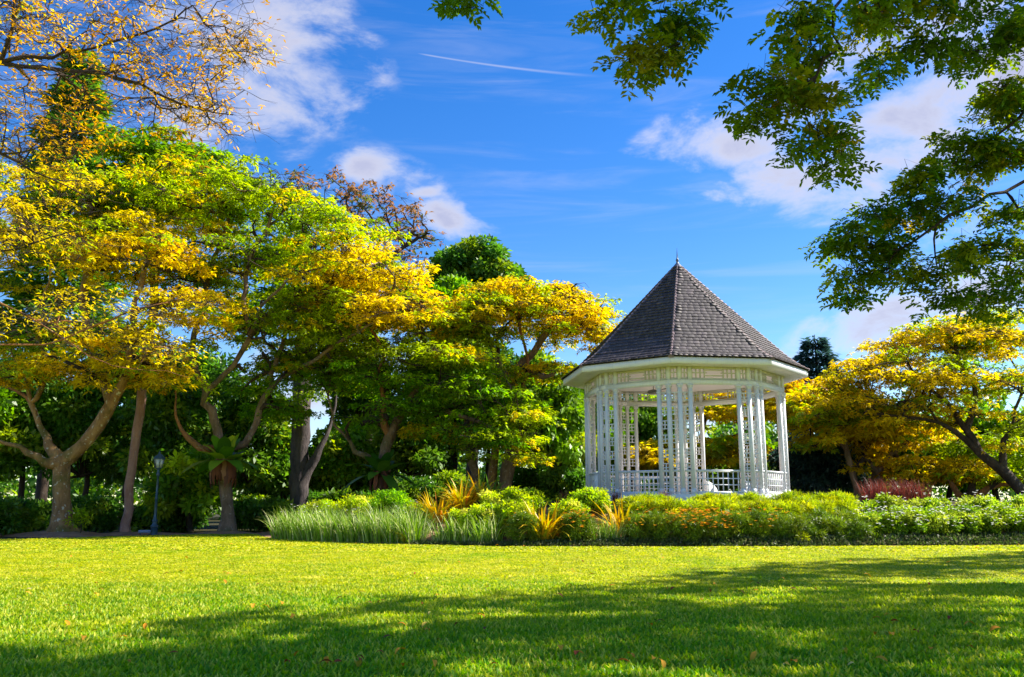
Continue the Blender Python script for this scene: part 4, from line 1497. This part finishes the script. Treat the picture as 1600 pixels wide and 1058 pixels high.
# the shaded wood behind the lawn
WG = 'shaded trees behind the lawn'
lab_w = ['at the left picture edge', 'left of the forked lichen-spotted trunk', 'behind the forked lichen-spotted trunk', 'tall one between the forked and the slim pinkish trunks', 'behind the lamp post', 'tall one left of the first nest fern', 'low one between the lamp post and the first nest fern', 'right of the first nest fern', 'low one left of the thick dark grey trunk', 'low one right of the thick dark grey trunk', "tall one above the second nest fern's left", 'right of the second nest fern', 'tall one left of the golden umbrella tree', 'tall one behind the golden umbrella tree', 'right of the golden umbrella tree', 'behind the left posts of the gazebo', 'seen through the left opening of the gazebo', 'low one seen through the right opening of the gazebo', 'behind the right posts of the gazebo', 'behind the small yellow-leaved tree', 'right of the small yellow-leaved tree', 'behind the leaning dark trunk', 'at the right picture edge']
spots = [(-40, 690, 70, 110, 50), (30, 660, 75, 130, 52), (120, 690, 70, 120, 53), (190, 640, 70, 140, 56), (255, 700, 60, 110, 50), (310, 640, 70, 120, 57), (300, 770, 60, 60, 47),
         (395, 700, 60, 110, 54), (440, 750, 60, 70, 55), (530, 740, 60, 70, 56), (560, 640, 50, 100, 60), (640, 700, 60, 100, 56), (700, 640, 60, 130, 58), (760, 640, 60, 130, 60),
         (830, 650, 60, 110, 58), (920, 680, 60, 100, 56), (1000, 700, 60, 90, 60), (1090, 745, 60, 45, 60), (1180, 740, 50, 50, 60), (1400, 720, 70, 70, 56), (1480, 730, 70, 70, 56), (1560, 720, 70, 80, 54), (1640, 720, 70, 90, 52)]
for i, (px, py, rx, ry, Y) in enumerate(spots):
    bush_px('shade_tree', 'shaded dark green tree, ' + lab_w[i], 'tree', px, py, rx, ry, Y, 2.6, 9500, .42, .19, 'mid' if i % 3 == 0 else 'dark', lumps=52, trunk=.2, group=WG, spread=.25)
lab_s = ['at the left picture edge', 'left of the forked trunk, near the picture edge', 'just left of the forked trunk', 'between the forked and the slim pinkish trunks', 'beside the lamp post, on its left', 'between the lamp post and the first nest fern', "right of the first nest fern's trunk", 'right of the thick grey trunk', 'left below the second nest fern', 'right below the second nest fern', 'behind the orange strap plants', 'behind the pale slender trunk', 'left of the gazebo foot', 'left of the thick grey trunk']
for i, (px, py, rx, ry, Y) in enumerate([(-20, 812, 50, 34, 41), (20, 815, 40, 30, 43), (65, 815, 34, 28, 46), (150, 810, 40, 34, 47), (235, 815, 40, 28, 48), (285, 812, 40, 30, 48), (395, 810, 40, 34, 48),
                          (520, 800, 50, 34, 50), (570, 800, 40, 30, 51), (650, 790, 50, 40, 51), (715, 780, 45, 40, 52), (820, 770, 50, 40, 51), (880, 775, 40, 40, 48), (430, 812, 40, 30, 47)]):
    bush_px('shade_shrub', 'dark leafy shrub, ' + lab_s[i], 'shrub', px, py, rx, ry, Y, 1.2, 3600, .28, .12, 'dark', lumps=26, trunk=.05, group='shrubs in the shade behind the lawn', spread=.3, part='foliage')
bush_px('leafy_sapling', 'small bright green sapling beside the base of the lichen-spotted tree', 'plant', 127, 812, 14, 20, 41, .4, 240, .24, .07, 'lime', mat='leaf', lumps=14, trunk=.02, spread=.4, part='foliage')

# far wood: reads as one mass
n = 60000
ang = R.uniform(-.75, .75, n); dist = R.uniform(84, 112, n)
hh = 9.0 + 2.5 * np.sin(ang * 31) + 1.8 * np.sin(ang * 77 + 1)
hh = hh * np.where(np.abs(ang + .22) < .05, .8, 1)
pos = np.stack([np.sin(ang) * dist, np.cos(ang) * dist, R.random(n) ** .7 * hh], -1)
mb = MB(); mb.leaves(pos, R.normal(0, 1, (n, 3)), R.normal(0, 1, (n, 3)), R.uniform(.5, 1.0, n), R.uniform(.25, .5, n), pal_pick(PAL['dark'], n, .3))
o = mb.obj('far_woods', M['leaf_dark'], kind='stuff')

# ------------------------------------------------------------------ nest ferns
def nest_fern(px, py, Y, label, size, pal, nfr, ndead):
    c = P(px, py, Y) + np.array([0, -.5, 0])
    f = thing('nest_fern', label, 'fern', c)
    for q in range(nfr):
        a = 2 * math.pi * (q + .4 * R.random()) / nfr; up = [1.25, .75, .2][q % 3] + R.normal(0, .12)
        L_ = size * R.uniform(.8, 1.15)
        s = np.linspace(0, 1, 7)
        r = L_ * s * math.cos(min(up, 1.3)) * 1.05; z = L_ * (s * math.sin(up) - (.55 if q % 3 == 2 else .35) * s ** 2)
        p = np.stack([math.cos(a) * (.08 + r), math.sin(a) * (.08 + r), z], -1)
        w = size * .17 * np.sin(np.clip(s * .9 + .08, 0, 1) * math.pi) ** .7
        sd_ = np.array([-math.sin(a), math.cos(a), 0])
        v = np.stack([p - sd_ * w[:, None], p - [0, 0, .03], p + sd_ * w[:, None]], 1)
        i = np.arange(6)[:, None] * 3
        fs = np.concatenate([i + [0, 1, 4, 3], i + [1, 2, 5, 4]])
        mb = MB(); mb.add(v.reshape(-1, 3), fs, 0, pal_pick(pal, 1, .2)[0]); mb.obj('frond', M['blade'], f, smooth=True)
    for q in range(ndead):
        a = 2 * math.pi * (q + .5 * R.random()) / ndead
        s = np.linspace(0, 1, 5); L_ = size * R.uniform(.6, .9)
        r = .34 + .26 * np.sin(s * 2.4); z = .1 - L_ * .8 * s
        p = np.stack([math.cos(a) * r, math.sin(a) * r, z], -1) + R.normal(0, .02, (5, 3))
        w = .13 * np.sin(np.clip(s * .8 + .15, 0, 1) * math.pi)
        sd_ = np.array([-math.sin(a), math.cos(a), 0])
        v = np.stack([p - sd_ * w[:, None], p + np.array([math.cos(a), math.sin(a), 0]) * .03, p + sd_ * w[:, None]], 1)
        i = np.arange(4)[:, None] * 3
        mb = MB(); mb.add(v.reshape(-1, 3), np.concatenate([i + [0, 1, 4, 3], i + [1, 2, 5, 4]]), 0, pal_pick([(3, (.20, .075, .04)), (2, (.10, .045, .03)), (1, (.30, .15, .08))], 1, .2)[0])
        mb.obj('dead_frond', M['dead_leaf'], f, smooth=True)


nest_fern(355, 722, 43.6, 'bird nest fern with brown hanging dead fronds on the spreading tree trunk', 1.9, [(3, (.10, .26, .015)), (2, (.22, .36, .02)), (1, (.40, .46, .03))], 27, 24)
nest_fern(598, 740, 45.9, 'dark green bird nest fern on the trunk behind the strap-leaved plants', 1.8, [(3, (.05, .16, .015)), (2, (.11, .25, .02))], 24, 12)

# ------------------------------------------------------------------ lamp post
lx = GX(243, 42.2)
lamp = thing('street_lamp', 'dark blue-green lamp post with lantern beside the slim pinkish trunk', 'lamp post', (lx, 42.2, .03))
H = 3.72
mb = MB(); mb.lathe([(.16, 0), (.16, .34), (.18, .36), (.18, .41), (.12, .44), (.10, .58), (.125, .62), (.125, .66), (.075, .72), (.07, .9)], 12); mb.obj('base', M['iron'], lamp, smooth=False)
mb = MB(); mb.lathe([(.062, .9), (.058, 1.6), (.075, 1.62), (.075, 1.66), (.054, 1.68), (.045, 2.66), (.07, 2.68), (.085, 2.74), (.07, 2.82), (.05, 2.86), (.05, 2.98)], 12); mb.obj('post', M['iron'], lamp, smooth=True)
lan = MB(); lan.lathe([(.05, 2.96), (.15, 3.02), (.16, 3.05)], 6); lan.lathe([(.255, 3.44), (.30, 3.45), (.30, 3.48), (.17, 3.62), (.09, 3.67), (.05, 3.69), (.06, 3.73), (.03, 3.78), (.012, 3.86)], 6)
for q in range(6):
    a = q * math.pi / 3
    lan.tube([(.155 * math.cos(a), .155 * math.sin(a), 3.04), (.25 * math.cos(a), .25 * math.sin(a), 3.45)], .014, 4)
lo = lan.obj('lantern', M['iron'], lamp)
for q in range(6):
    a0, a1 = q * math.pi / 3 + .04, (q + 1) * math.pi / 3 - .04
    v = [(.148 * math.cos(a0), .148 * math.sin(a0), 3.055), (.148 * math.cos(a1), .148 * math.sin(a1), 3.055), (.24 * math.cos(a1), .24 * math.sin(a1), 3.44), (.24 * math.cos(a0), .24 * math.sin(a0), 3.44)]
    v2 = [(x * .97, y * .97, z) for x, y, z in v]
    mb = MB(); mb.add(v + v2, [[0, 1, 2, 3], [7, 6, 5, 4], [0, 4, 5, 1], [2, 6, 7, 3], [1, 5, 6, 2], [0, 3, 7, 4]]); mb.obj('pane', M['glass'], lo)

sx = GX(228, 42.0)
sg = thing('plant_sign', 'small low blue-grey plaque standing left of the lamp post foot', 'sign', (sx, 42.0, .03))
mb = MB(); mb.box((0, 0, .15), (.56, .03, .13)); mb.box((0, -.012, .15), (.52, .012, .10)); mb.obj('panel', M['plaque'], sg)
for s in (-.2, .2):
    mb = MB(); mb.box((s, .03, .05), (.03, .03, .22)); mb.obj('leg', M['iron'], sg)


# ------------------------------------------------------------------ flower bed
def strap_mesh(n, L_, w, pal, spread=.35, arch=.7, tilt=(.1, .9), k=6, flag=0.0):
    """clump of long arching leaves"""
    a = R.random(n) * 6.283
    rb = R.random(n) ** .5 * spread
    b = np.stack([np.cos(a) * rb, np.sin(a) * rb, np.zeros(n)], -1)
    a2 = a + R.normal(0, .5, n)
    tl = R.uniform(tilt[0], tilt[1], n)
    Ln = L_ * R.uniform(.55, 1.1, n)
    s = np.linspace(0, 1, k)
    ang = tl[:, None] * (.5 + s[None] * .8) + arch * R.random(n)[:, None] * s[None] ** 2 * 1.6
    dr = np.sin(ang); dz = np.cos(ang)
    st = Ln[:, None] / (k - 1)
    r = np.concatenate([np.zeros((n, 1)), np.cumsum(dr[:, 1:] * st, 1)], 1); z = np.concatenate([np.zeros((n, 1)), np.cumsum(dz[:, 1:] * st, 1)], 1)
    p = b[:, None] + np.stack([np.cos(a2)[:, None] * r, np.sin(a2)[:, None] * r, z], -1)
    W = w * R.uniform(.7, 1.3, n)[:, None] * np.minimum(1, 1.5 * (1.02 - s))[None]
    sd_ = np.stack([-np.sin(a2 + R.normal(0, .5, n)), np.cos(a2), R.normal(0, .25, n)], -1)
    col = pal_pick(pal, n, .2)
    mb = MB(); mb.ribbons(p, W, nrm(sd_), col)
    return mb


IRIS = [(3, (.20, .36, .03)), (3, (.36, .50, .08)), (2, (.62, .66, .30)), (1, (.10, .22, .02))]
OSTR = [(4, (.72, .42, .012)), (4, (.75, .55, .02)), (2, (.42, .44, .015)), (1, (.70, .26, .02))]
AGAV = [(3, (.10, .22, .03)), (2, (.20, .30, .04))]
RED = [(3, (.20, .04, .035)), (2, (.32, .09, .06)), (2, (.13, .05, .03))]


def clump(name, label, cat, px, Y, mb_list, group=None, sc=1.0):
    x = GX(px, Y)
    o = thing(name, label, cat, (x, Y, float(ground_h(x, Y)) + .02), R.random() * 6.28, group)
    for nm, me in mb_list:
        c = bpy.data.objects.new(nm, me); COL.objects.link(c); c.parent = o
    o.scale = (sc, sc, sc)
    return o


iris_me = [strap_mesh(95, 1.35, .042, IRIS, .38, .6, (.05, .62)).mesh('leaves', M['blade']) for q in range(5)]


def small_flowers(n, rx, rz, z0, size, pal):
    """flowers on the upper outside of a mound: half width rx, height rz above z0"""
    d = nrm(R.normal(0, 1, (n, 3))); d[:, 2] = np.abs(d[:, 2])
    c = d * np.array([rx, rx, rz]) * R.uniform(.95, 1.1, (n, 1)) + [0, 0, z0]
    mb = MB()
    for q in range(5):
        th = q * 1.2566 + R.random(n)
        d = np.stack([np.cos(th), np.sin(th), np.full(n, .35)], -1)
        mb.leaves(c, d, np.tile([0, 0, 1.], (n, 1)), size, size * .75, pal_pick(pal, n, .08), .1, .6)
    return mb


WHITE = [(1, (.82, .82, .78))]
iris_fl = small_flowers(4, .35, .35, 1.0, .06, WHITE).mesh('flowers', M['petal'])
n_i = 0
for row, (dy, step_) in enumerate(((.35, 15), (.95, 17), (1.6, 20))):
    rowpx = list(np.arange(438 + row * 12, 660, step_))
    for px in rowpx:
        x = GX(px, 36); Y = float(bed_front(x)) + dy + R.normal(0, .06)
        Y = min(Y, 42.5) if px > 470 else Y
        clump('strap_plant', 'white-edged strap leaf clump, ' + ('front', 'middle', 'back')[row] + ' row, ' + (ordinal(px, rowpx) if len(rowpx) <= 14 or rowpx.index(px) < 14 or px == rowpx[-1] else 'second from the right'), 'plant', px, Y,
              [('leaves', iris_me[n_i % 5])] + ([('flowers', iris_fl)] if n_i % 4 == 1 else []), 'white-edged strap plants at the bed end', R.uniform(.82, 1.08)); n_i += 1
spots = (690, 712, 732, 752, 770, 930, 948, 962)
for px in spots:
    x = GX(px, 32); Y = float(bed_front(x)) + R.uniform(.5, .9)
    clump('strap_plant', 'grey-green arching strap plant between the shrubs, ' + ordinal(px, spots), 'plant', px, Y, [('leaves', iris_me[n_i % 5])], 'grey-green strap plants in the middle of the bed', R.uniform(.68, .9)); n_i += 1
yp = strap_mesh(46, .9, .05, [(3, (.34, .36, .02)), (2, (.20, .28, .03)), (1, (.55, .45, .05))], .12, .9, (.2, 1.2)).mesh('leaves', M['blade'])
clump('spiky_plant', 'yellow-green spiky plant on bare soil at the bed edge', 'plant', 634, float(bed_front(GX(634, 33))) + .35, [('leaves', yp)])

for px, Y, sc, lab, n in ((683, 34.0, 1.0, 'tall orange strap-leaved clump at the left of the two back ones', 120), (722, 34.5, 1.0, 'tall orange strap-leaved clump beside the green agave-like plant', 100),
                          (748, 35.2, .95, 'small orange strap clump tucked behind the agave-like plant', 50),
                          (850, 31.3, 1.2, 'large orange-yellow strap clump between lime shrubs and the gazebo', 120), (972, 31.7, 1.2, 'orange strap clump in front of the gazebo railing', 42)):
    me = strap_mesh(int(n * 1.4), 1.4, .095, OSTR, .36, .65, (.2, 1.2) if px == 850 else (.15, 1.1)).mesh('leaves', M['blade'])
    o = clump('orange_strap_plant', lab, 'plant', px, Y, [('leaves', me)], None, sc * .92)
me = strap_mesh(26, 1.15, .11, AGAV, .1, .25, (.3, 1.1)).mesh('leaves', M['blade'])
o = clump('agave_plant', 'green agave-like rosette behind the orange strap leaves', 'plant', 768, 34.6, [('leaves', me)])

# lime shrubs, feathery hedge bushes, flowering shrubs
PAL['limeshrub'] = [(4, (.46, .55, .02)), (3, (.32, .46, .015)), (1, (.56, .56, .06))]
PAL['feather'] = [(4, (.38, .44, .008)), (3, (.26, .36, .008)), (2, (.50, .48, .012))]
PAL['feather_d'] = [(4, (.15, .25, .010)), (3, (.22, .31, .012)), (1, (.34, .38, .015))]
PAL['cover'] = [(3, (.07, .12, .02)), (2, (.12, .15, .05)), (1, (.18, .17, .08))]
PAL['wshrub'] = [(4, (.28, .40, .02)), (3, (.40, .48, .04)), (2, (.16, .28, .015))]


def shrub(name, label, px, Y, rx, rz, n, L_, W_, pal, flowers=None, group=None, lumps=24, cz=None, ry=None, up=.6, spread=.3, mat='leaf', stick=0):
    x = GX(px, Y); z = float(ground_h(x, Y))
    o = bushy(name, label, 'shrub', (x, Y, z), cz if cz is not None else rz * .75, (rx, ry or rx * .8, rz), n, L_, W_, pal, mat, lumps, .03, 'bark_brown', group, up=up, spread=spread, part='foliage')
    if flowers:
        fm = small_flowers(*flowers)
        fm.obj('flowers', M['petal'], o, kind='stuff')
    return o


for i, (px, dy, rx, rz) in enumerate(((500, 2.6, 1.1, .55), (560, 2.7, 1.1, .5), (610, 2.4, .9, .5))):
    x = GX(px, 37)
    shrub('low_hedge', ['yellow-green low hedge behind the strap plants, beside the thick trunk', 'yellow-green low hedge behind the strap plants, middle stretch', 'deep green low hedge under the dark nest fern'][i], px, float(bed_front(x)) + dy, rx, rz, 5000, .11, .05,
          'limeshrub' if i < 2 else 'green', cz=.85, lumps=40)
lime_lab = 'bushy lime-green shrub amid the flower bed, '
spots = ((725, 1.5, .7, .5), (758, 1.5, .85, .6), (800, 1.6, .75, .65), (785, 2.9, .9, .5), (815, 2.8, .9, .55), (890, 1.8, .8, .6), (925, 2.6, .8, .6), (650, 2.4, .6, .45))
for px, dy, rx, rz in spots:
    x = GX(px, 33)
    shrub('lime_shrub', lime_lab + ordinal(px, [q[0] for q in spots]), px, float(bed_front(x)) + dy, rx, rz, 5200, .12, .055, 'limeshrub', group='lime shrubs in the middle of the bed', lumps=34)
fl_lab = 'feathery green plant with orange flowers at the bed edge, '
OF = [(3, (.75, .30, .01)), (2, (.78, .42, .02)), (1, (.70, .2, .02))]
spots = ((896, .7, .5, 22), (905, .7, .6, 18), (1000, .8, .75, 12), (1035, .7, .7, 16), (1075, .7, .75, 110), (1110, .75, .7, 90), (1150, .8, .7, 14), (1185, .8, .6, 20), (1215, .7, .6, 8), (818, .5, .5, 4))
for px, dy, rx, nf in spots:
    x = GX(px, 31)
    shrub('orange_flower_plant', fl_lab + ordinal(px, [q[0] for q in spots]), px, float(bed_front(x)) + dy, rx, .62, 6500, .17, .018, 'feather_d', (int(nf * 1.4), rx * 1.12, .62, .55, .08, OF), 'orange-flowered plants along the bed edge', lumps=30, up=.2, mat='blade')
hd_lab = 'feathery yellow-green hedge bush before the gazebo base, '
spots = ((1000, 2.6, .85, .42), (1045, 2.3, .85, .44), (1090, 2.4, .9, .42), (1135, 2.3, .8, .46), (1180, 2.4, .9, .42), (1225, 2.2, .85, .46), (1270, 2.4, .9, .44), (1315, 2.3, .85, .46),
                       (1020, 3.3, .9, .26), (1110, 3.3, .9, .26), (1160, 3.4, .9, .26), (1245, 3.3, .9, .30), (1300, 3.4, .9, .30))
for px, dy, rx, rz in spots:
    x = GX(px, 32)
    shrub('hedge_bush', hd_lab + ordinal(px, [q[0] for q in spots]), px, float(bed_front(x)) + dy, rx, rz, 8200, .17, .022, 'feather', group='feathery hedge bushes before the gazebo', lumps=34, up=.2, mat='leaf')
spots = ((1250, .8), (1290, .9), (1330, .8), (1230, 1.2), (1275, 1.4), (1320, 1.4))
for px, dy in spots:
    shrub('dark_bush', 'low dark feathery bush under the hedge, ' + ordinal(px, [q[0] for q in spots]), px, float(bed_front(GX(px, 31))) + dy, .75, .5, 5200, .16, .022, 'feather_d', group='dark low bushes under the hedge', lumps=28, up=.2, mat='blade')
wh_lab = 'leafy green shrub with small white flowers, '
spots = ((1362, 1.2, .9, 70), (1400, 1.3, .95, 110), (1440, 1.2, .95, 90), (1480, 1.4, .9, 40), (1520, 1.3, .9, 60), (1560, 1.4, .95, 60), (1600, 1.3, .95, 50), (1380, 2.4, .9, 30), (1450, 2.4, .9, 30), (1530, 2.5, 1, 40), (1610, 2.5, 1, 40))
for px, dy, rx, nf in spots:
    x = GX(px, 31)
    shrub('white_flower_shrub', wh_lab + ('front row, ' if dy < 2 else 'back row, ') + ordinal(px, [q[0] for q in spots if (q[1] < 2) == (dy < 2)]), px, float(bed_front(x)) + dy, rx, .60 if dy < 2 else .52, 5000, .13, .05, 'wshrub', (nf, rx * 1.08, .62, .46, .062, WHITE), 'white-flowered shrubs at the right of the bed', lumps=30)
red_me = [strap_mesh(150, 1.25, .022, RED, .4, .35, (.02, .5)).mesh('leaves', M['blade']) for q in range(3)]
spots = (1358, 1372, 1386, 1400, 1414, 1428, 1442)
for i, px in enumerate(spots):
    o = clump('red_grass', 'tall dark red grass clump behind the white-flowered shrubs, ' + ordinal(px, spots), 'plant', px, 35.2 + .4 * (i % 2), [('leaves', red_me[i % 3])], 'red grasses behind the white flowers', R.uniform(.62, .78))
spots = (885, 905, 922, 942, 962, 1040)
for i, px in enumerate(spots):
    clump('red_grass', 'short dark red grass tuft at the gazebo foot, ' + ordinal(px, spots), 'plant', px, 34.2, [('leaves', red_me[i % 3])], 'red grass tufts by the gazebo foot', .42)

# low ground cover along the front edge
n = 30000
px = R.uniform(640, 1680, n)
x = np.array([GX(q, 31) for q in px]); Y = bed_front(x) + R.uniform(-.02, .85, n) * np.where(px < 800, .7, 1)
hgt = .05 + .28 * R.random(n) * sstep(px, 640, 1180) * sstep(Y - bed_front(x), -.05, .35)
pos = np.stack([x, Y, ground_h(x, Y) + hgt], -1)
d = R.normal(0, .8, (n, 3)); d[:, 2] += .5
mb = MB(); mb.leaves(pos, d, R.normal(0, 1, (n, 3)) + [0, 0, 1], R.uniform(.06, .15, n), R.uniform(.03, .06, n), pal_pick(PAL['cover'], n, .3))
mb.obj('ground_cover', M['blade'], kind='stuff')

# ------------------------------------------------------------------ lawn grass
def tuft_mesh(nb, L_, w, spread, t0=.25, t1=1.25):
    a = R.random(nb) * 6.283; rb = spread * R.random(nb) ** .5
    b = np.stack([np.cos(a) * rb, np.sin(a) * rb, np.zeros(nb)], -1)
    a2 = R.random(nb) * 6.283; tl = R.uniform(t0, t1, nb); Ln = L_ * R.uniform(.5, 1.2, nb)
    d = np.stack([np.cos(a2) * np.sin(tl), np.sin(a2) * np.sin(tl), np.cos(tl)], -1)
    s = np.array([0, .55, 1.0])
    p = b[:, None] + d[:, None] * (s[None, :, None] * Ln[:, None, None])
    p[:, 2, 2] -= .22 * Ln
    W = w * R.uniform(.7, 1.3, nb)[:, None] * np.array([.7, 1., .12])[None]
    sd_ = nrm(np.cross(d, np.array([0, 0, 1.])) + R.normal(0, .3, (nb, 3)))
    mb = MB(); mb.ribbons(p, W, sd_, np.ones((nb, 3)))
    return mb.mesh('grass_tuft', M['grass'])


def grass_layer(name, n, y0, y1, pw, tuft, smin, smax):
    Y = y0 + (y1 - y0) * R.random(int(n * 1.6)) ** pw
    hw = Y * .60 + 1.5
    keep = R.random(len(Y)) < hw / (y1 * .60 + 1.5)
    Y = Y[keep]; hw = hw[keep]
    X = (R.random(len(Y)) * 2 - 1) * hw
    ok = Y < lawn_edge(X) - .05
    X, Y = X[ok], Y[ok]
    Z = ground_h(X, Y) + .004
    me = bpy.data.meshes.new(name)
    V = np.stack([X, Y, Z], -1).astype(np.float32)
    me.vertices.add(len(V)); me.vertices.foreach_set('co', V.ravel())
    at_ = me.attributes.new('rotz', 'FLOAT', 'POINT'); at_.data.foreach_set('value', (R.random(len(V)) * 6.283).astype(np.float32))
    at_ = me.attributes.new('size', 'FLOAT', 'POINT'); at_.data.foreach_set('value', R.uniform(smin, smax, len(V)).astype(np.float32))
    o = bpy.data.objects.new(name, me); COL.objects.link(o); o['kind'] = 'stuff'
    src = bpy.data.objects.new('grass_tuft', tuft)
    ng = bpy.data.node_groups.new(name, 'GeometryNodeTree')
    ng.interface.new_socket('Geometry', in_out='INPUT', socket_type='NodeSocketGeometry')
    ng.interface.new_socket('Geometry', in_out='OUTPUT', socket_type='NodeSocketGeometry')
    gi = ng.nodes.new('NodeGroupInput'); go = ng.nodes.new('NodeGroupOutput')
    oi = ng.nodes.new('GeometryNodeObjectInfo'); oi.inputs['Object'].default_value = src; oi.inputs['As Instance'].default_value = True
    ip = ng.nodes.new('GeometryNodeInstanceOnPoints')
    m2p = ng.nodes.new('GeometryNodeMeshToPoints')
    ra = ng.nodes.new('GeometryNodeInputNamedAttribute'); ra.data_type = 'FLOAT'; ra.inputs['Name'].default_value = 'rotz'
    sa = ng.nodes.new('GeometryNodeInputNamedAttribute'); sa.data_type = 'FLOAT'; sa.inputs['Name'].default_value = 'size'
    cx = ng.nodes.new('ShaderNodeCombineXYZ'); ng.links.new(ra.outputs['Attribute'], cx.inputs[2])
    l = ng.links.new
    l(gi.outputs[0], m2p.inputs[0]); l(m2p.outputs[0], ip.inputs['Points']); l(oi.outputs['Geometry'], ip.inputs['Instance'])
    l(cx.outputs[0], ip.inputs['Rotation']); l(sa.outputs['Attribute'], ip.inputs['Scale'])
    l(ip.outputs[0], go.inputs[0])
    md = o.modifiers.new('tufts', 'NODES'); md.node_group = ng
    return o


grass_layer('grass', 30000, 6.0, 15.5, 1.0, tuft_mesh(15, .09, .017, .10), .75, 1.25)
grass_layer('grass', 26000, 15, 26.5, 1.0, tuft_mesh(18, .11, .017, .14, .45, 1.4), .8, 1.3)
grass_layer('grass', 34000, 26, 44.2, 1.0, tuft_mesh(18, .12, .026, .20, .6, 1.45), .8, 1.3)

# ------------------------------------------------------------------ fallen leaves
def leaf_variant(L_, W_, curl, col):
    s = np.linspace(0, 1, 6)
    w = W_ * np.sin(np.clip(s * .92 + .06, 0, 1) * math.pi) ** .8 / 2
    z = curl * np.sin(s * math.pi) + .01
    v = np.stack([np.stack([L_ * (s - .5), -w, z + np.abs(w) * .35], -1), np.stack([L_ * (s - .5), 0 * w, z], -1), np.stack([L_ * (s - .5), w, z + np.abs(w) * .35], -1)], 1)
    i = np.arange(5)[:, None] * 3
    mb = MB(); mb.add(v.reshape(-1, 3), np.concatenate([i + [0, 1, 4, 3], i + [1, 2, 5, 4]]), 0, col * np.ones(3) * np.array([1, 1, 1.001]))
    return mb.mesh('fallen_leaf', M['dead_leaf'])


kinds = [('orange fallen leaf lying on the lawn grass', 'orange fallen leaves', [np.array((.66, .26, .02)), np.array((.70, .34, .03))]),
         ('red-brown fallen leaf lying on the lawn grass', 'red-brown fallen leaves', [np.array((.32, .07, .025)), np.array((.22, .08, .03))]),
         ('pale yellow fallen leaf lying on the lawn grass', 'pale yellow fallen leaves', [np.array((.60, .44, .06)), np.array((.56, .46, .14))])]
kmesh = [[leaf_variant(R.uniform(.09, .15), R.uniform(.035, .06), R.uniform(.01, .03), c) for c in cs for q in range(2)] for _, _, cs in kinds]
made = 0
while made < 210:
    Y = 7.6 + 24 * R.random() ** 1.7
    x = R.uniform(-1, 1) * Y * .59
    if Y > lawn_edge(x) - .3:
        continue
    q = int(R.choice(3, p=[.5, .36, .14]))
    o = bpy.data.objects.new('fallen_leaf', kmesh[q][int(R.integers(4))]); COL.objects.link(o)
    o.location = (x, Y, float(ground_h(x, Y)) + .075); o.rotation_euler = (R.normal(0, .25), R.normal(0, .25), R.random() * 6.28)
    s = R.uniform(.6, 1.15); o.scale = (s, s, s)
    tag(o, kinds[q][0], 'leaf', kinds[q][1]); made += 1
